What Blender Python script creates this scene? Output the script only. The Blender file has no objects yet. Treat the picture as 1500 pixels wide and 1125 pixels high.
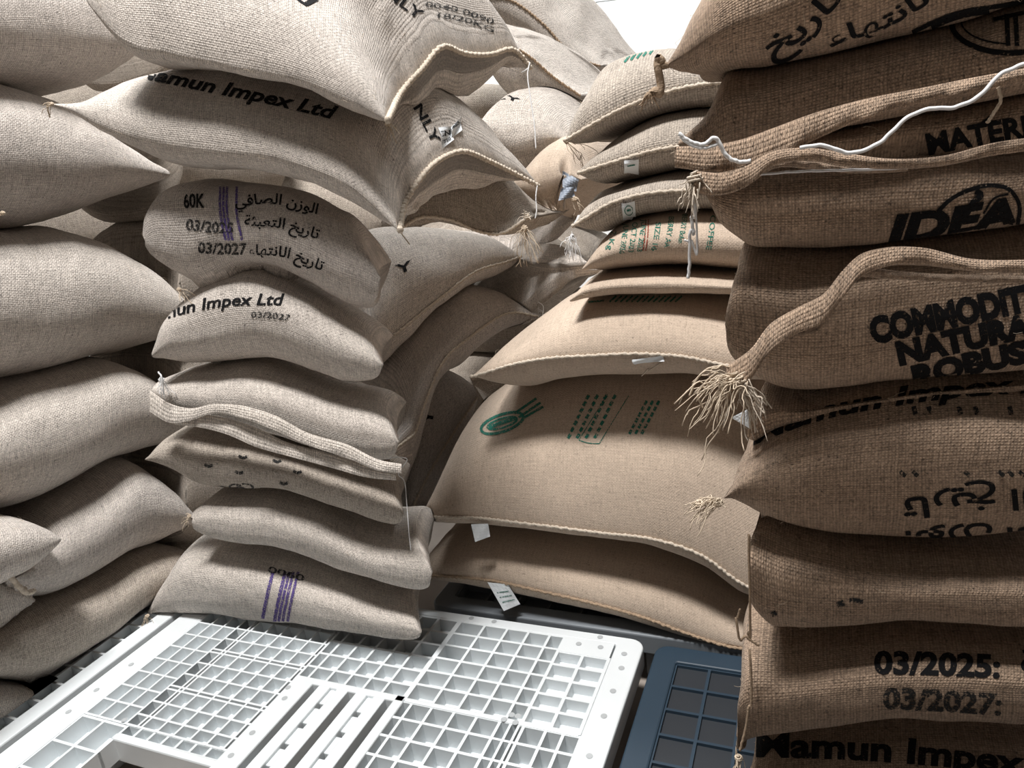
import bpy, bmesh, math, random
import numpy as np
from mathutils import Vector, Matrix, noise
from mathutils.bvhtree import BVHTree
random.seed(7)
SC = bpy.context.scene
COL = SC.collection
# ---------------------------------------------------------------- camera
FPX, CX, CY = 1050.0, 750.0, 562.5
PITCH, ROLL = math.radians(16.7), math.radians(7.1)
CAM = np.array([0.0, 0.0, 1.17])
fw = np.array([0, math.cos(PITCH), -math.sin(PITCH)])
_r0 = np.array([1.0, 0, 0]); _u0 = np.cross(_r0, fw)
rt = _r0 * math.cos(ROLL) - _u0 * math.sin(ROLL)
up = np.cross(rt, fw)
cam = bpy.data.cameras.new('camera'); cam.sensor_width = 36; cam.lens = FPX * 36 / 1500
cam.clip_start = 0.02; cam.clip_end = 50
co = bpy.data.objects.new('camera', cam); COL.objects.link(co)
co.matrix_world = Matrix(((rt[0], up[0], -fw[0], CAM[0]), (rt[1], up[1], -fw[1], CAM[1]),
                          (rt[2], up[2], -fw[2], CAM[2]), (0, 0, 0, 1)))
SC.camera = co
# ---------------------------------------------------------------- world and light
w = bpy.data.worlds.new('world'); SC.world = w; w.use_nodes = True
bg = w.node_tree.nodes['Background']
bg.inputs[0].default_value = (0.86, 0.93, 1.0, 1); bg.inputs[1].default_value = 0.05
def area(name, loc, target, sx, sy, power, col=(1, 1, 1)):
    l = bpy.data.lights.new(name, 'AREA'); l.shape = 'RECTANGLE'; l.size = sx; l.size_y = sy
    l.energy = power; l.color = col
    o = bpy.data.objects.new(name, l); COL.objects.link(o); o.location = loc
    o.rotation_euler = (Vector(target) - Vector(loc)).to_track_quat('-Z', 'Y').to_euler()
    return o
area('ceiling_light_key', (-0.6, 0.35, 5.4), (-0.5, 1.25, 0.2), 1.2, 0.6, 375, (1.0, 0.985, 0.97))
area('ceiling_light_far', (0.4, 3.9, 5.4), (0.3, 5.2, 1.6), 2.6, 0.6, 300, (0.97, 0.99, 1.0))
area('fill_light_near', (-2.2, -1.6, 5.4), (-0.6, 1.0, 0.2), 1.3, 0.5, 6, (1.0, 0.98, 0.95))  # weak front fill added from the camera side, not a known lamp
SC.view_settings.view_transform = 'Standard'; SC.view_settings.look = 'None'
SC.view_settings.exposure = 0.0; SC.view_settings.gamma = 1.0
SC.view_settings.use_curve_mapping = False

# ---------------------------------------------------------------- geometry helpers
def ray(x, y):
    x = np.asarray(x, float); y = np.asarray(y, float)
    return fw + rt * ((x - CX) / FPX)[..., None] - up * ((y - CY) / FPX)[..., None]
def at(x, y, d):                       # the point seen at photo pixel (x, y), d metres along the lens axis
    return CAM + ray(x, y) * np.asarray(d, float)[..., None]
A3 = np.array([0.9127, -0.4085, 0.0]); B3 = np.array([0.4085, 0.9127, 0.0]); UPZ = np.array([0, 0, 1.0])
PALTOP = 0.15
_k = ray(946, 938); CORNER = CAM + _k * (PALTOP - CAM[2]) / _k[2]
def PST(s, t, z=PALTOP):               # a point in the pallet's own frame: s metres to its left, t towards us
    p = CORNER - A3 * s - B3 * t; return np.array([p[0], p[1], z])
NE = np.array([0.985, -0.17, 0.0]); NB = np.array([0.17, 0.985, 0.0])
PLANES = {'L': (PST(1.27, 0), A3), 'C': (PST(0, .19), B3), 'R': (PST(0, -.03), B3),
          'N': (at(1095, 1000, 0.97), NB)}
def plane_depth(x, y, key):
    pt, n = PLANES[key]
    return ((pt - CAM) @ n) / (ray(x, y) @ n)
def link_mesh(name, verts, faces, mat, parent=None, smooth=True, uvs=None):
    me = bpy.data.meshes.new(name)
    me.from_pydata([tuple(v) for v in verts], [], [tuple(f) for f in faces])
    if uvs is not None:
        uvl = me.uv_layers.new(name='UVMap')
        li = np.empty(len(me.loops), np.int32); me.loops.foreach_get('vertex_index', li)
        uvl.data.foreach_set('uv', np.asarray(uvs, np.float32)[li].ravel())
    if smooth: me.polygons.foreach_set('use_smooth', [True] * len(me.polygons))
    me.materials.append(mat); me.update()
    o = bpy.data.objects.new(name, me); COL.objects.link(o)
    if parent is not None:
        o.parent = parent
        o.matrix_parent_inverse = Matrix.Translation(parent.location).inverted()
    return o
def spline(P, n, us=None):             # Catmull-Rom through rows of P, by chord length
    P = np.asarray(P, float)
    dd = np.r_[0, np.cumsum(np.linalg.norm(np.diff(P[:, :2], axis=0), axis=1))]; dd /= dd[-1]
    if us is None: us = np.linspace(0, 1, n)
    out = np.empty((len(us), P.shape[1]))
    m = np.gradient(P, dd, axis=0) if len(P) > 2 else np.repeat((P[1] - P[0])[None], 2, 0)
    for i, u in enumerate(us):
        k = min(max(np.searchsorted(dd, u) - 1, 0), len(P) - 2)
        h = dd[k + 1] - dd[k]; t = (u - dd[k]) / h
        a, b = m[k] * h, m[k + 1] * h
        out[i] = (2*t**3 - 3*t**2 + 1) * P[k] + (t**3 - 2*t**2 + t) * a + (-2*t**3 + 3*t**2) * P[k+1] + (t**3 - t**2) * b
    return out
def tube_data(P, r, k=6, closed_ends=True):
    P = np.asarray(P, float); n = len(P)
    r = np.full(n, r) if np.isscalar(r) else np.asarray(r)
    T = np.gradient(P, axis=0); T /= np.linalg.norm(T, axis=1)[:, None] + 1e-12
    ref = np.array([0.13, 0.31, 0.94]); N = np.cross(T, ref); N /= np.linalg.norm(N, axis=1)[:, None] + 1e-9
    Bn = np.cross(T, N)
    an = np.linspace(0, 2 * math.pi, k, endpoint=False)
    V = (P[:, None] + r[:, None, None] * (N[:, None] * np.cos(an)[None, :, None] + Bn[:, None] * np.sin(an)[None, :, None])).reshape(-1, 3)
    Fc = [(i*k+j, i*k+(j+1) % k, (i+1)*k+(j+1) % k, (i+1)*k+j) for i in range(n-1) for j in range(k)]
    if closed_ends:
        Fc.append(tuple(range(k))[::-1]); Fc.append(tuple((n-1)*k + j for j in range(k)))
    return V, Fc
def join(parts):
    V, Fc, o = [], [], 0
    for v, f in parts:
        V.extend(v); Fc.extend([tuple(i + o for i in q) for q in f]); o += len(v)
    return V, Fc
def box_data(c0, c1, tf=None):
    x0, y0, z0 = c0; x1, y1, z1 = c1
    V = [np.array(p) for p in ((x0,y0,z0),(x1,y0,z0),(x1,y1,z0),(x0,y1,z0),(x0,y0,z1),(x1,y0,z1),(x1,y1,z1),(x0,y1,z1))]
    if tf: V = [tf(v) for v in V]
    return V, [(0,3,2,1),(4,5,6,7),(0,1,5,4),(1,2,6,5),(2,3,7,6),(3,0,4,7)]

# ---------------------------------------------------------------- materials
def mat_base(name, rough=0.9):
    m = bpy.data.materials.new(name); m.use_nodes = True
    nt = m.node_tree; b = nt.nodes['Principled BSDF']; b.inputs['Roughness'].default_value = rough
    return m, nt, b
def N(nt, t, **kw):
    n = nt.nodes.new(t)
    for k, v in kw.items():
        if k in n.inputs: n.inputs[k].default_value = v
        else: setattr(n, k, v)
    return n
def math_n(nt, op, a, b=None, c=None):
    n = nt.nodes.new('ShaderNodeMath'); n.operation = op
    for i, v in enumerate((a, b, c)):
        if v is None: continue
        if isinstance(v, (int, float)): n.inputs[i].default_value = v
        else: nt.links.new(v, n.inputs[i])
    return n.outputs[0]
def burlap(name, col, pitch=0.0042, dark=0.55, bump=0.9, warm=None, contrast=1.0, speck=0.6):
    m, nt, b = mat_base(name, 0.95)
    L = nt.links
    b.inputs['Specular IOR Level'].default_value = 0.12
    try:
        b.inputs['Sheen Weight'].default_value = 0.12; b.inputs['Sheen Roughness'].default_value = 0.6
    except Exception: pass
    uv = N(nt, 'ShaderNodeUVMap'); 
    # slight wander of the threads
    wn = N(nt, 'ShaderNodeTexNoise', Scale=9.0, Detail=2.0); L.new(uv.outputs[0], wn.inputs['Vector'])
    vm = N(nt, 'ShaderNodeVectorMath', operation='MULTIPLY_ADD')
    L.new(wn.outputs['Color'], vm.inputs[0]); vm.inputs[1].default_value = (0.006, 0.006, 0); L.new(uv.outputs[0], vm.inputs[2])
    sp = N(nt, 'ShaderNodeSeparateXYZ'); L.new(vm.outputs[0], sp.inputs[0])
    k = math.pi / pitch
    su = math_n(nt, 'SINE', math_n(nt, 'MULTIPLY', sp.outputs[0], k))
    sv = math_n(nt, 'SINE', math_n(nt, 'MULTIPLY', sp.outputs[1], k))
    weave = math_n(nt, 'MULTIPLY', su, sv)                      # over-under checker
    au = math_n(nt, 'ABSOLUTE', su); av = math_n(nt, 'ABSOLUTE', sv)
    gaps = math_n(nt, 'MULTIPLY', au, av)                        # 0 in the gaps between threads
    h = math_n(nt, 'ADD', math_n(nt, 'MULTIPLY', weave, 0.35), math_n(nt, 'MULTIPLY', gaps, 0.8))
    # uneven yarn: noise stretched along each thread direction
    def stretched(sx, sy, sc):
        mp = N(nt, 'ShaderNodeMapping'); mp.inputs['Scale'].default_value = (sx, sy, 1)
        L.new(vm.outputs[0], mp.inputs[0])
        n = N(nt, 'ShaderNodeTexNoise', Scale=sc, Detail=3.0, Roughness=0.65); L.new(mp.outputs[0], n.inputs['Vector'])
        return n.outputs['Fac']
    n1 = stretched(1, 14, 22.0); n2 = stretched(14, 1, 22.0)
    yarn = math_n(nt, 'ADD', n1, n2)                             # about 1
    oc = N(nt, 'ShaderNodeTexCoord')
    big = N(nt, 'ShaderNodeTexNoise', Scale=3.2, Detail=4.0); L.new(oc.outputs['Object'], big.inputs['Vector'])
    fz = N(nt, 'ShaderNodeTexNoise', Scale=260.0, Detail=5.0, Roughness=0.75); L.new(oc.outputs['Object'], fz.inputs['Vector'])
    sk = N(nt, 'ShaderNodeTexNoise', Scale=170.0, Detail=3.0, Roughness=0.6); L.new(oc.outputs['Object'], sk.inputs['Vector'])
    skr = N(nt, 'ShaderNodeMapRange'); skr.inputs[1].default_value = 0.63; skr.inputs[2].default_value = 0.71
    L.new(sk.outputs['Fac'], skr.inputs[0])
    v = math_n(nt, 'MULTIPLY_ADD', math_n(nt, 'SUBTRACT', yarn, 1.0), 1.0 * contrast, 1.0)
    v = math_n(nt, 'MULTIPLY_ADD', math_n(nt, 'SUBTRACT', fz.outputs['Fac'], 0.5), 1.9 * contrast, v)
    v = math_n(nt, 'MULTIPLY_ADD', math_n(nt, 'SUBTRACT', big.outputs['Fac'], 0.5), 0.35, v)
    v = math_n(nt, 'MULTIPLY', v, math_n(nt, 'MULTIPLY_ADD', gaps, 1 - dark, dark + (1 - dark) * 0.35))
    v = math_n(nt, 'MULTIPLY', v, math_n(nt, 'MULTIPLY_ADD', skr.outputs[0], -speck, 1.0))
    mx = N(nt, 'ShaderNodeVectorMath', operation='SCALE'); mx.inputs[0].default_value = col
    L.new(v, mx.inputs['Scale'])
    L.new(mx.outputs[0], b.inputs['Base Color'])
    hh = math_n(nt, 'MULTIPLY_ADD', math_n(nt, 'SUBTRACT', fz.outputs['Fac'], 0.5), 1.2, h)
    hh = math_n(nt, 'MULTIPLY_ADD', math_n(nt, 'SUBTRACT', yarn, 1.0), 1.3, hh)
    bp = N(nt, 'ShaderNodeBump', Strength=bump, Distance=0.0011); L.new(hh, bp.inputs['Height'])
    L.new(bp.outputs[0], b.inputs['Normal'])
    return m
def plain(name, col, rough=0.8, noise_amt=0.12, scale=60, bump=0.0):
    m, nt, b = mat_base(name, rough)
    oc = N(nt, 'ShaderNodeTexCoord'); n = N(nt, 'ShaderNodeTexNoise', Scale=float(scale), Detail=5.0)
    nt.links.new(oc.outputs['Object'], n.inputs['Vector'])
    v = math_n(nt, 'MULTIPLY_ADD', math_n(nt, 'SUBTRACT', n.outputs['Fac'], 0.5), 2 * noise_amt, 1.0)
    mx = N(nt, 'ShaderNodeVectorMath', operation='SCALE'); mx.inputs[0].default_value = col
    nt.links.new(v, mx.inputs['Scale']); nt.links.new(mx.outputs[0], b.inputs['Base Color'])
    if bump:
        bp = N(nt, 'ShaderNodeBump', Strength=bump, Distance=0.002); nt.links.new(n.outputs['Fac'], bp.inputs['Height'])
        nt.links.new(bp.outputs[0], b.inputs['Normal'])
    return m
def ink(name, col, wear=0.5, fabric=(0.3, 0.23, 0.16)):
    m, nt, b = mat_base(name, 0.9); L = nt.links
    oc = N(nt, 'ShaderNodeTexCoord')
    n = N(nt, 'ShaderNodeTexNoise', Scale=330.0, Detail=3.0); L.new(oc.outputs['Object'], n.inputs['Vector'])
    r = N(nt, 'ShaderNodeMapRange'); r.inputs[1].default_value = wear; r.inputs[2].default_value = wear + 0.14
    L.new(n.outputs['Fac'], r.inputs[0])
    tr = N(nt, 'ShaderNodeBsdfTransparent'); ms = N(nt, 'ShaderNodeMixShader')
    b.inputs['Base Color'].default_value = (*col, 1); b.inputs['Specular IOR Level'].default_value = 0.1
    L.new(r.outputs[0], ms.inputs[0]); L.new(b.outputs[0], ms.inputs[1]); L.new(tr.outputs[0], ms.inputs[2])
    L.new(ms.outputs[0], nt.nodes['Material Output'].inputs[0])
    return m
M = {
 'pale': burlap('burlap_pale', (0.64, 0.575, 0.515)),
 'grey': burlap('burlap_greyish', (0.59, 0.53, 0.48)),
 'tan': burlap('burlap_fine_tan', (0.52, 0.415, 0.325), pitch=0.003, dark=0.75, bump=0.5, contrast=0.5, speck=0.4),
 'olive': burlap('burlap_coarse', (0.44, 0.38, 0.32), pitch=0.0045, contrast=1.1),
 'brown': burlap('burlap_brown', (0.42, 0.302, 0.215), pitch=0.0034, bump=1.0, contrast=1.2),
}
M['lip'] = burlap('burlap_lip', (0.70, 0.63, 0.56), bump=1.0)
M_hem = plain('jute_hem', (0.56, 0.48, 0.39), 0.95, 0.4, 300, 0.6)
M_hembrown = plain('jute_hem_brown', (0.36, 0.26, 0.175), 0.95, 0.5, 300, 0.8)
M_string = plain('white_string', (0.72, 0.72, 0.72), 0.8, 0.15, 400)
M_tassel = plain('frayed_jute', (0.55, 0.45, 0.34), 0.95, 0.35, 300)
M_ink = ink('black_ink', (0.012, 0.012, 0.013), 0.60)
M_inkworn = ink('worn_black_ink', (0.03, 0.03, 0.03), 0.50)
M_green = ink('green_ink', (0.03, 0.16, 0.12), 0.52)
M_purple = ink('purple_ink', (0.10, 0.07, 0.22), 0.50)
M_red = ink('red_ink', (0.25, 0.06, 0.04), 0.52)
M_paper = plain('paper', (0.75, 0.78, 0.80), 0.6, 0.05, 40)
M_tape = plain('silver_tape', (0.22, 0.25, 0.30), 0.35, 0.15, 50)
M_white = plain('white_plastic', (0.73, 0.765, 0.78), 0.4, 0.05, 14)
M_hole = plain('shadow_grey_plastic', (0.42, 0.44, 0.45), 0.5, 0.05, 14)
M_dark = plain('near_black_plastic', (0.02, 0.024, 0.03), 0.6, 0.1, 14)
M_blue = plain('dark_blue_plastic', (0.022, 0.042, 0.065), 0.5, 0.1, 14)
M_greyp = plain('grey_plastic', (0.20, 0.22, 0.24), 0.5, 0.1, 14)
M_floor = plain('floor_concrete', (0.36, 0.31, 0.27), 0.85, 0.25, 12, 0.3)
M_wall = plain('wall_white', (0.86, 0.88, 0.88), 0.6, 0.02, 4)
M_drab = plain('wall_low_bounce_grey', (0.12, 0.11, 0.10), 0.8, 0.05, 4)  # dark tone given to the unseen walls and ceiling to cut bounced light
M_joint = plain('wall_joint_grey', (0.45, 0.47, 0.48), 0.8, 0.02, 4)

# ---------------------------------------------------------------- room
def struct(name, V, Fc, m):
    o = link_mesh(name, V, Fc, m, smooth=False); o['kind'] = 'structure'; return o
RX0, RX1, RY0, RY1, RZ = -4.2, 4.4, -4.2, 5.2, 5.6
struct('floor', *box_data((RX0-.1, RY0-.1, -0.08), (RX1+.1, RY1+.1, 0)), M_floor)
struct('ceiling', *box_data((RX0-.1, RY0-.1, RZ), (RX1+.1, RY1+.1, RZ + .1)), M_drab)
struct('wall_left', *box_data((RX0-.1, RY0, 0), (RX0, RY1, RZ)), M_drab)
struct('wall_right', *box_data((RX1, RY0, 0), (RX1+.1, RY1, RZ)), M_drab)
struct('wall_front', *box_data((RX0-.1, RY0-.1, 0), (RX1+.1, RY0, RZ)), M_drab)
wb = struct('wall_back', *box_data((RX0-.1, RY1, 0), (RX1+.1, RY1+.1, RZ)), M_joint)
pw, ph = 1.2, 0.533
tile_me = None
for i in range(8):
    for j in range(10):
        x0 = -4.7 + i * pw; z0 = j * ph
        bm = bmesh.new()
        c = Matrix.Translation((pw/2, -0.006, ph/2)) @ Matrix.Diagonal((pw - .006, 0.012, ph - .006, 1))
        bmesh.ops.create_cube(bm, size=1, matrix=c)
        if tile_me is None:
            tile_me = bpy.data.meshes.new('wall_panel'); bm.to_mesh(tile_me); tile_me.materials.append(M_wall)
        bm.free()
        if x0 + .45 + pw > RX1 + .1: continue
        o = bpy.data.objects.new('wall_panel', tile_me); COL.objects.link(o); o.parent = wb
        o.location = (x0 + .45, RY1, z0)

# ---------------------------------------------------------------- pallets
def thing(name, label, cat, loc, group=None):
    o = bpy.data.objects.new(name, None); COL.objects.link(o); o.location = loc; o.empty_display_size = .05
    o['label'] = label; o['category'] = cat
    if group: o['group'] = group
    return o
def tfst(v): return PST(v[0], v[1], v[2])
def pbox(s0, s1, t0, t1, z0, z1): return box_data((s0, t0, z0), (s1, t1, z1), lambda v: tfst(v))
_lc = [0]
def lattice(ss, ts, ztop, depth=.05, rib=.006, floor=None, hole=None):
    """ribs at every s in ss and t in ts; floor=z of the cells' floor, hole=(fraction s, fraction t) of the slot in it"""
    out = []; _lc[0] += 1; ztop = ztop - .0003 * _lc[0]
    for s in ss: out.append(pbox(s - rib/2, s + rib/2, ts[0] - rib/2, ts[-1] + rib/2, ztop - depth, ztop))
    for t in ts: out.append(pbox(ss[0] - rib/2, ss[-1] + rib/2, t - rib/2, t + rib/2, ztop - depth, ztop - .0004))
    if floor is not None:
        for a, b in zip(ss[:-1], ss[1:]):
            for c, d in zip(ts[:-1], ts[1:]):
                if hole is None: out.append(pbox(a, b, c, d, floor - .004, floor)); continue
                hs, ht = hole; ms, mt = (a + b)/2, (c + d)/2; ws, wt = (b - a)*hs/2, (d - c)*ht/2
                out.append(pbox(a, ms - ws, c, d, floor - .004, floor)); out.append(pbox(ms + ws, b, c, d, floor - .004, floor))
                out.append(pbox(ms - ws, ms + ws, c, mt - wt, floor - .004, floor)); out.append(pbox(ms - ws, ms + ws, mt + wt, d, floor - .004, floor))
    return out
def lin(a, b, n): return list(np.linspace(a, b, n))
def bevel(o, w_, seg=2):
    md = o.modifiers.new('bevel', 'BEVEL'); md.width = w_; md.segments = seg; md.limit_method = 'ANGLE'
def pmesh(name, parts, m, parent, bev=None):
    V, Fc = join(parts); o = link_mesh(name, V, Fc, m, parent, smooth=False)
    if bev: bevel(o, bev)
    return o
Z = PALTOP
pal = thing('pallet', 'white plastic pallet with open lattice deck lying in the gap between the sack piles', 'pallet', tuple(PST(.6, .5, 0)), None)
# rim with rounded corner
def rim(name, s0, s1, t0, t1, wd, z0, z1, m, parent, r=.03, wds=None):
    """four-sided rim as one moulded ring with rounded corners"""
    wl, wr, wf, wn = wds or (wd,)*4           # left, right, far, near widths
    def rr(a0, a1, b0, b1, r):
        pts = []
        for cx_, cy_, a in ((a1-r, b0+r, -90), (a1-r, b1-r, 0), (a0+r, b1-r, 90), (a0+r, b0+r, 180)):
            for k in range(6):
                t_ = math.radians(a + 18*k); pts.append((cx_ + r*math.cos(t_), cy_ + r*math.sin(t_)))
        return pts
    o_ = rr(s0, s1, t0, t1, r); i_ = rr(s0+wr, s1-wl, t0+wf, t1-wn, .006); n = len(o_)
    V = [PST(x, y, z1) for x, y in o_] + [PST(x, y, z1) for x, y in i_] + [PST(x, y, z0) for x, y in o_] + [PST(x, y, z0) for x, y in i_]
    Fc = []
    for k in range(n):
        l = (k+1) % n
        Fc += [(k, l, n+l, n+k), (2*n+k, 3*n+k, 3*n+l, 2*n+l), (k, 2*n+k, 2*n+l, l), (n+k, n+l, 3*n+l, 3*n+k)]
    o = link_mesh(name, V, Fc, m, parent, smooth=False)
    bm = bmesh.new(); bm.from_mesh(o.data); bmesh.ops.recalc_face_normals(bm, faces=bm.faces); bm.to_mesh(o.data); bm.free()
    bevel(o, .004); return o
rim('deck_rim', 0, 1.2, 0, 1.0, .06, Z-.05, Z, M_white, pal, wds=(.064, .06, .026, .06))
FARS = [.063, .12, .178, .213, .265, .318, .376, .44]
lat = []
lat += lattice(FARS[:3], [.078, .12, .164, .21, .252, .294], Z, .03, .007, Z-.026)
lat += [pbox(.063, .178, .026, .078, Z-.03, Z)]
lat += lattice(FARS[2:], [.028, .072, .115, .16, .204, .248, .294], Z, .04, .006, Z-.036, (.8, .22))
lat += lattice([.446, .50, .548, .596, .644, .692, .72], [.028, .075, .12, .165, .21, .255, .30], Z, .04, .006, Z-.032, (.5, .22))
V, Fc = join(lat); link_mesh('far_lattice', V, Fc, M_white, pal, smooth=False)
lat = lattice([.72, .731] + lin(.775, .955, 5) + [.966, 1.0], [.028, .062, .096, .13, .141, .18, .22, .26, .271, .31, .35, .39, .401, .44, .48, .51], Z, .04, .005, Z-.030, (.16, .6))
lat += lattice(lin(1.00, 1.125, 4), lin(.04, .51, 11), Z, .045, .005, Z-.032)
V, Fc = join(lat); link_mesh('far_left_lattice', V, Fc, M_white, pal, smooth=False)
NT = [.30, .344, .392, .44, .49, .54, .59, .64, .69, .74, .79, .84, .89, .94]
lat = lattice([.058, .092, .127, .172], NT, Z, .05, .006, Z-.045, (.55, .5))
lat += lattice([.172, .182, .199, .222], NT, Z, .05, .005, Z-.045)
lat += lattice([.222, .272, .322, .373, .42, .444], NT, Z, .05, .006, Z-.045, (.5, .42))
V, Fc = join(lat); link_mesh('near_right_lattice', V, Fc, M_white, pal, smooth=False)
lat = lattice(lin(.99, 1.125, 3), lin(.516, .94, 7), Z, .05, .006, Z-.045)
lat += lattice(lin(.72, .99, 8), [.51, .536], Z, .045, .006, Z-.03)
V, Fc = join(lat); link_mesh('near_left_lattice', V, Fc, M_white, pal, smooth=False)
# solid strips between the long slots, each one a slat with small square holes
def holed_slat(s0, s1, t0, t1, nh, hs, ht):
    out = []; ms = (s0 + s1)/2; pitch = (t1 - t0)/nh
    out.append(pbox(s0, ms - hs/2, t0, t1, Z-.03, Z)); out.append(pbox(ms + hs/2, s1, t0, t1, Z-.03, Z))
    for k in range(nh):
        a = t0 + pitch*k
        out.append(pbox(ms - hs/2, ms + hs/2, a, a + pitch - ht, Z-.03, Z-.006))
    return out
for s0, s1 in ((.482, .555), (.575, .650)):
    pmesh('slat', holed_slat(s0, s1, .305, .92, 11, .017, .013), M_white, pal, .002)
    lt = lattice([s0+.003, s0+.016, s1-.016, s1-.003], lin(.31, .92, 12), Z + .0006, .02, .004)
pmesh('cross_bar', [pbox(.44, .72, .288, .306, Z-.05, Z)], M_white, pal, .003)
pmesh('cross_bar', [pbox(.063, .44, .291, .302, Z-.05, Z)], M_white, pal, .003)
pmesh('cross_bar', [pbox(.44, 1.14, .92, .945, Z-.05, Z)], M_white, pal, .003)
pmesh('long_bar', [pbox(.44, .463, .288, .94, Z-.05, Z)], M_white, pal, .003)
pmesh('long_bar', [pbox(.668, .722, .30, .93, Z-.05, Z+.0003)], M_white, pal, .003)
pmesh('long_bar', [pbox(1.125, 1.14, .03, .94, Z-.05, Z)], M_white, pal, .003)
pmesh('front_beam', [pbox(.715, .995, .535, .552, Z-.06, Z)], M_white, pal, .004)
for a in (.06, .58, 1.08):
    for b_ in (.06, .48, .88):
        pmesh('foot', [pbox(a, a+.10, b_, b_+.10, 0, Z-.05)], M_white, pal, .008)
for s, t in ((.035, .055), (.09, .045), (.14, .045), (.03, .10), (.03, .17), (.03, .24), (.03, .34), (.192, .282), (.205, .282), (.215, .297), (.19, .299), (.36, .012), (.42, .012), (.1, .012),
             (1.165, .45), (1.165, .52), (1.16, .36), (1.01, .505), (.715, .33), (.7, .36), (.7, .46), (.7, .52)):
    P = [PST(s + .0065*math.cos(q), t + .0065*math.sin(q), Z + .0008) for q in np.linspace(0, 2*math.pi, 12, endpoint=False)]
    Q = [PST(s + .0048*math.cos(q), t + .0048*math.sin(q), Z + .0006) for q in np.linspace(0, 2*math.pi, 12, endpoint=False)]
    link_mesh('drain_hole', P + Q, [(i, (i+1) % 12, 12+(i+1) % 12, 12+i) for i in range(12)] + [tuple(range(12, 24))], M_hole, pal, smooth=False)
def simple_pallet(label, s0, s1, t0, t1, ztop, m, ns, nt_, deck_z=None, group=None, floor=True, cell=None):
    p = thing('pallet', label, 'pallet', tuple(PST((s0+s1)/2, (t0+t1)/2, 0)), group)
    rim('deck_rim', s0, s1, t0, t1, .05, ztop-.05, ztop, m, p)
    V, Fc = join(lattice(lin(s0+.05, s1-.05, ns), lin(t0+.05, t1-.05, nt_), ztop-.0008, .045, .006, ztop-.03 if floor else None))
    link_mesh('deck_lattice', V, Fc, m, p, smooth=False)
    if cell: pmesh('cell_floor', [pbox(s0+.05, s1-.05, t0+.05, t1-.05, ztop-.02, ztop-.012)], cell, p)
    for a in (s0+.03, (s0+s1)/2-.05, s1-.13):
        for b_ in (t0+.03, (t0+t1)/2-.05, t1-.13):
            pmesh('foot', [pbox(a, a+.10, b_, b_+.10, 0, ztop-.05)], m, p, .008)
    return p
simple_pallet('white plastic pallet under the left sack pile, only its edge strip showing', 1.222, 2.3, -.1, .95, Z, M_white, 20, 18)
simple_pallet('dark blue plastic pallet in shadow beside the white one, under the near right pile', -1.16, -.02, -.02, .95, Z-.02, M_blue, 16, 14, cell=M_dark)
simple_pallet('grey plastic pallet under the sacks at the back, behind the white pallet', -.62, .56, -1.05, -.03, Z-.01, M_greyp, 14, 14)

# ---------------------------------------------------------------- sacks
SACKS = {}
def settle(key, V, Fc, pile):
    """press the new sack against those already lying there: no vertex of it stays inside a neighbour"""
    lo, hi = V.min(0), V.max(0); cz = V[:, 2].mean()
    near = [S_ for S_ in SACKS.values() if not (np.any(S_['bb'][0] > hi) or np.any(S_['bb'][1] < lo))]
    for it in range(2):
        for S_ in near:
            b0, b1 = S_['bb']
            stacked = S_['pile'] == pile and pile in ('L', 'C', 'R', 'N')
            sgn = 1.0 if cz > (b0[2] + b1[2]) / 2 else -1.0
            idx = np.where(np.all((V > b0) & (V < b1), axis=1))[0]
            for i in idx:
                v = Vector(V[i]); loc, nn, _, dist = S_['bvh'].find_nearest(v, .12)
                if loc is None: continue
                if (v - loc).dot(nn) >= .0028: continue
                if stacked:
                    l2, n2, _, d2 = S_['bvh'].ray_cast(v, Vector((0, 0, sgn)), .14)
                    if l2 is not None: V[i, 2] = l2[2] + sgn * .003
                    elif dist < .02: V[i] = np.array(loc + nn * .003)
                else: V[i] = np.array(loc + nn * .003)
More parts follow.
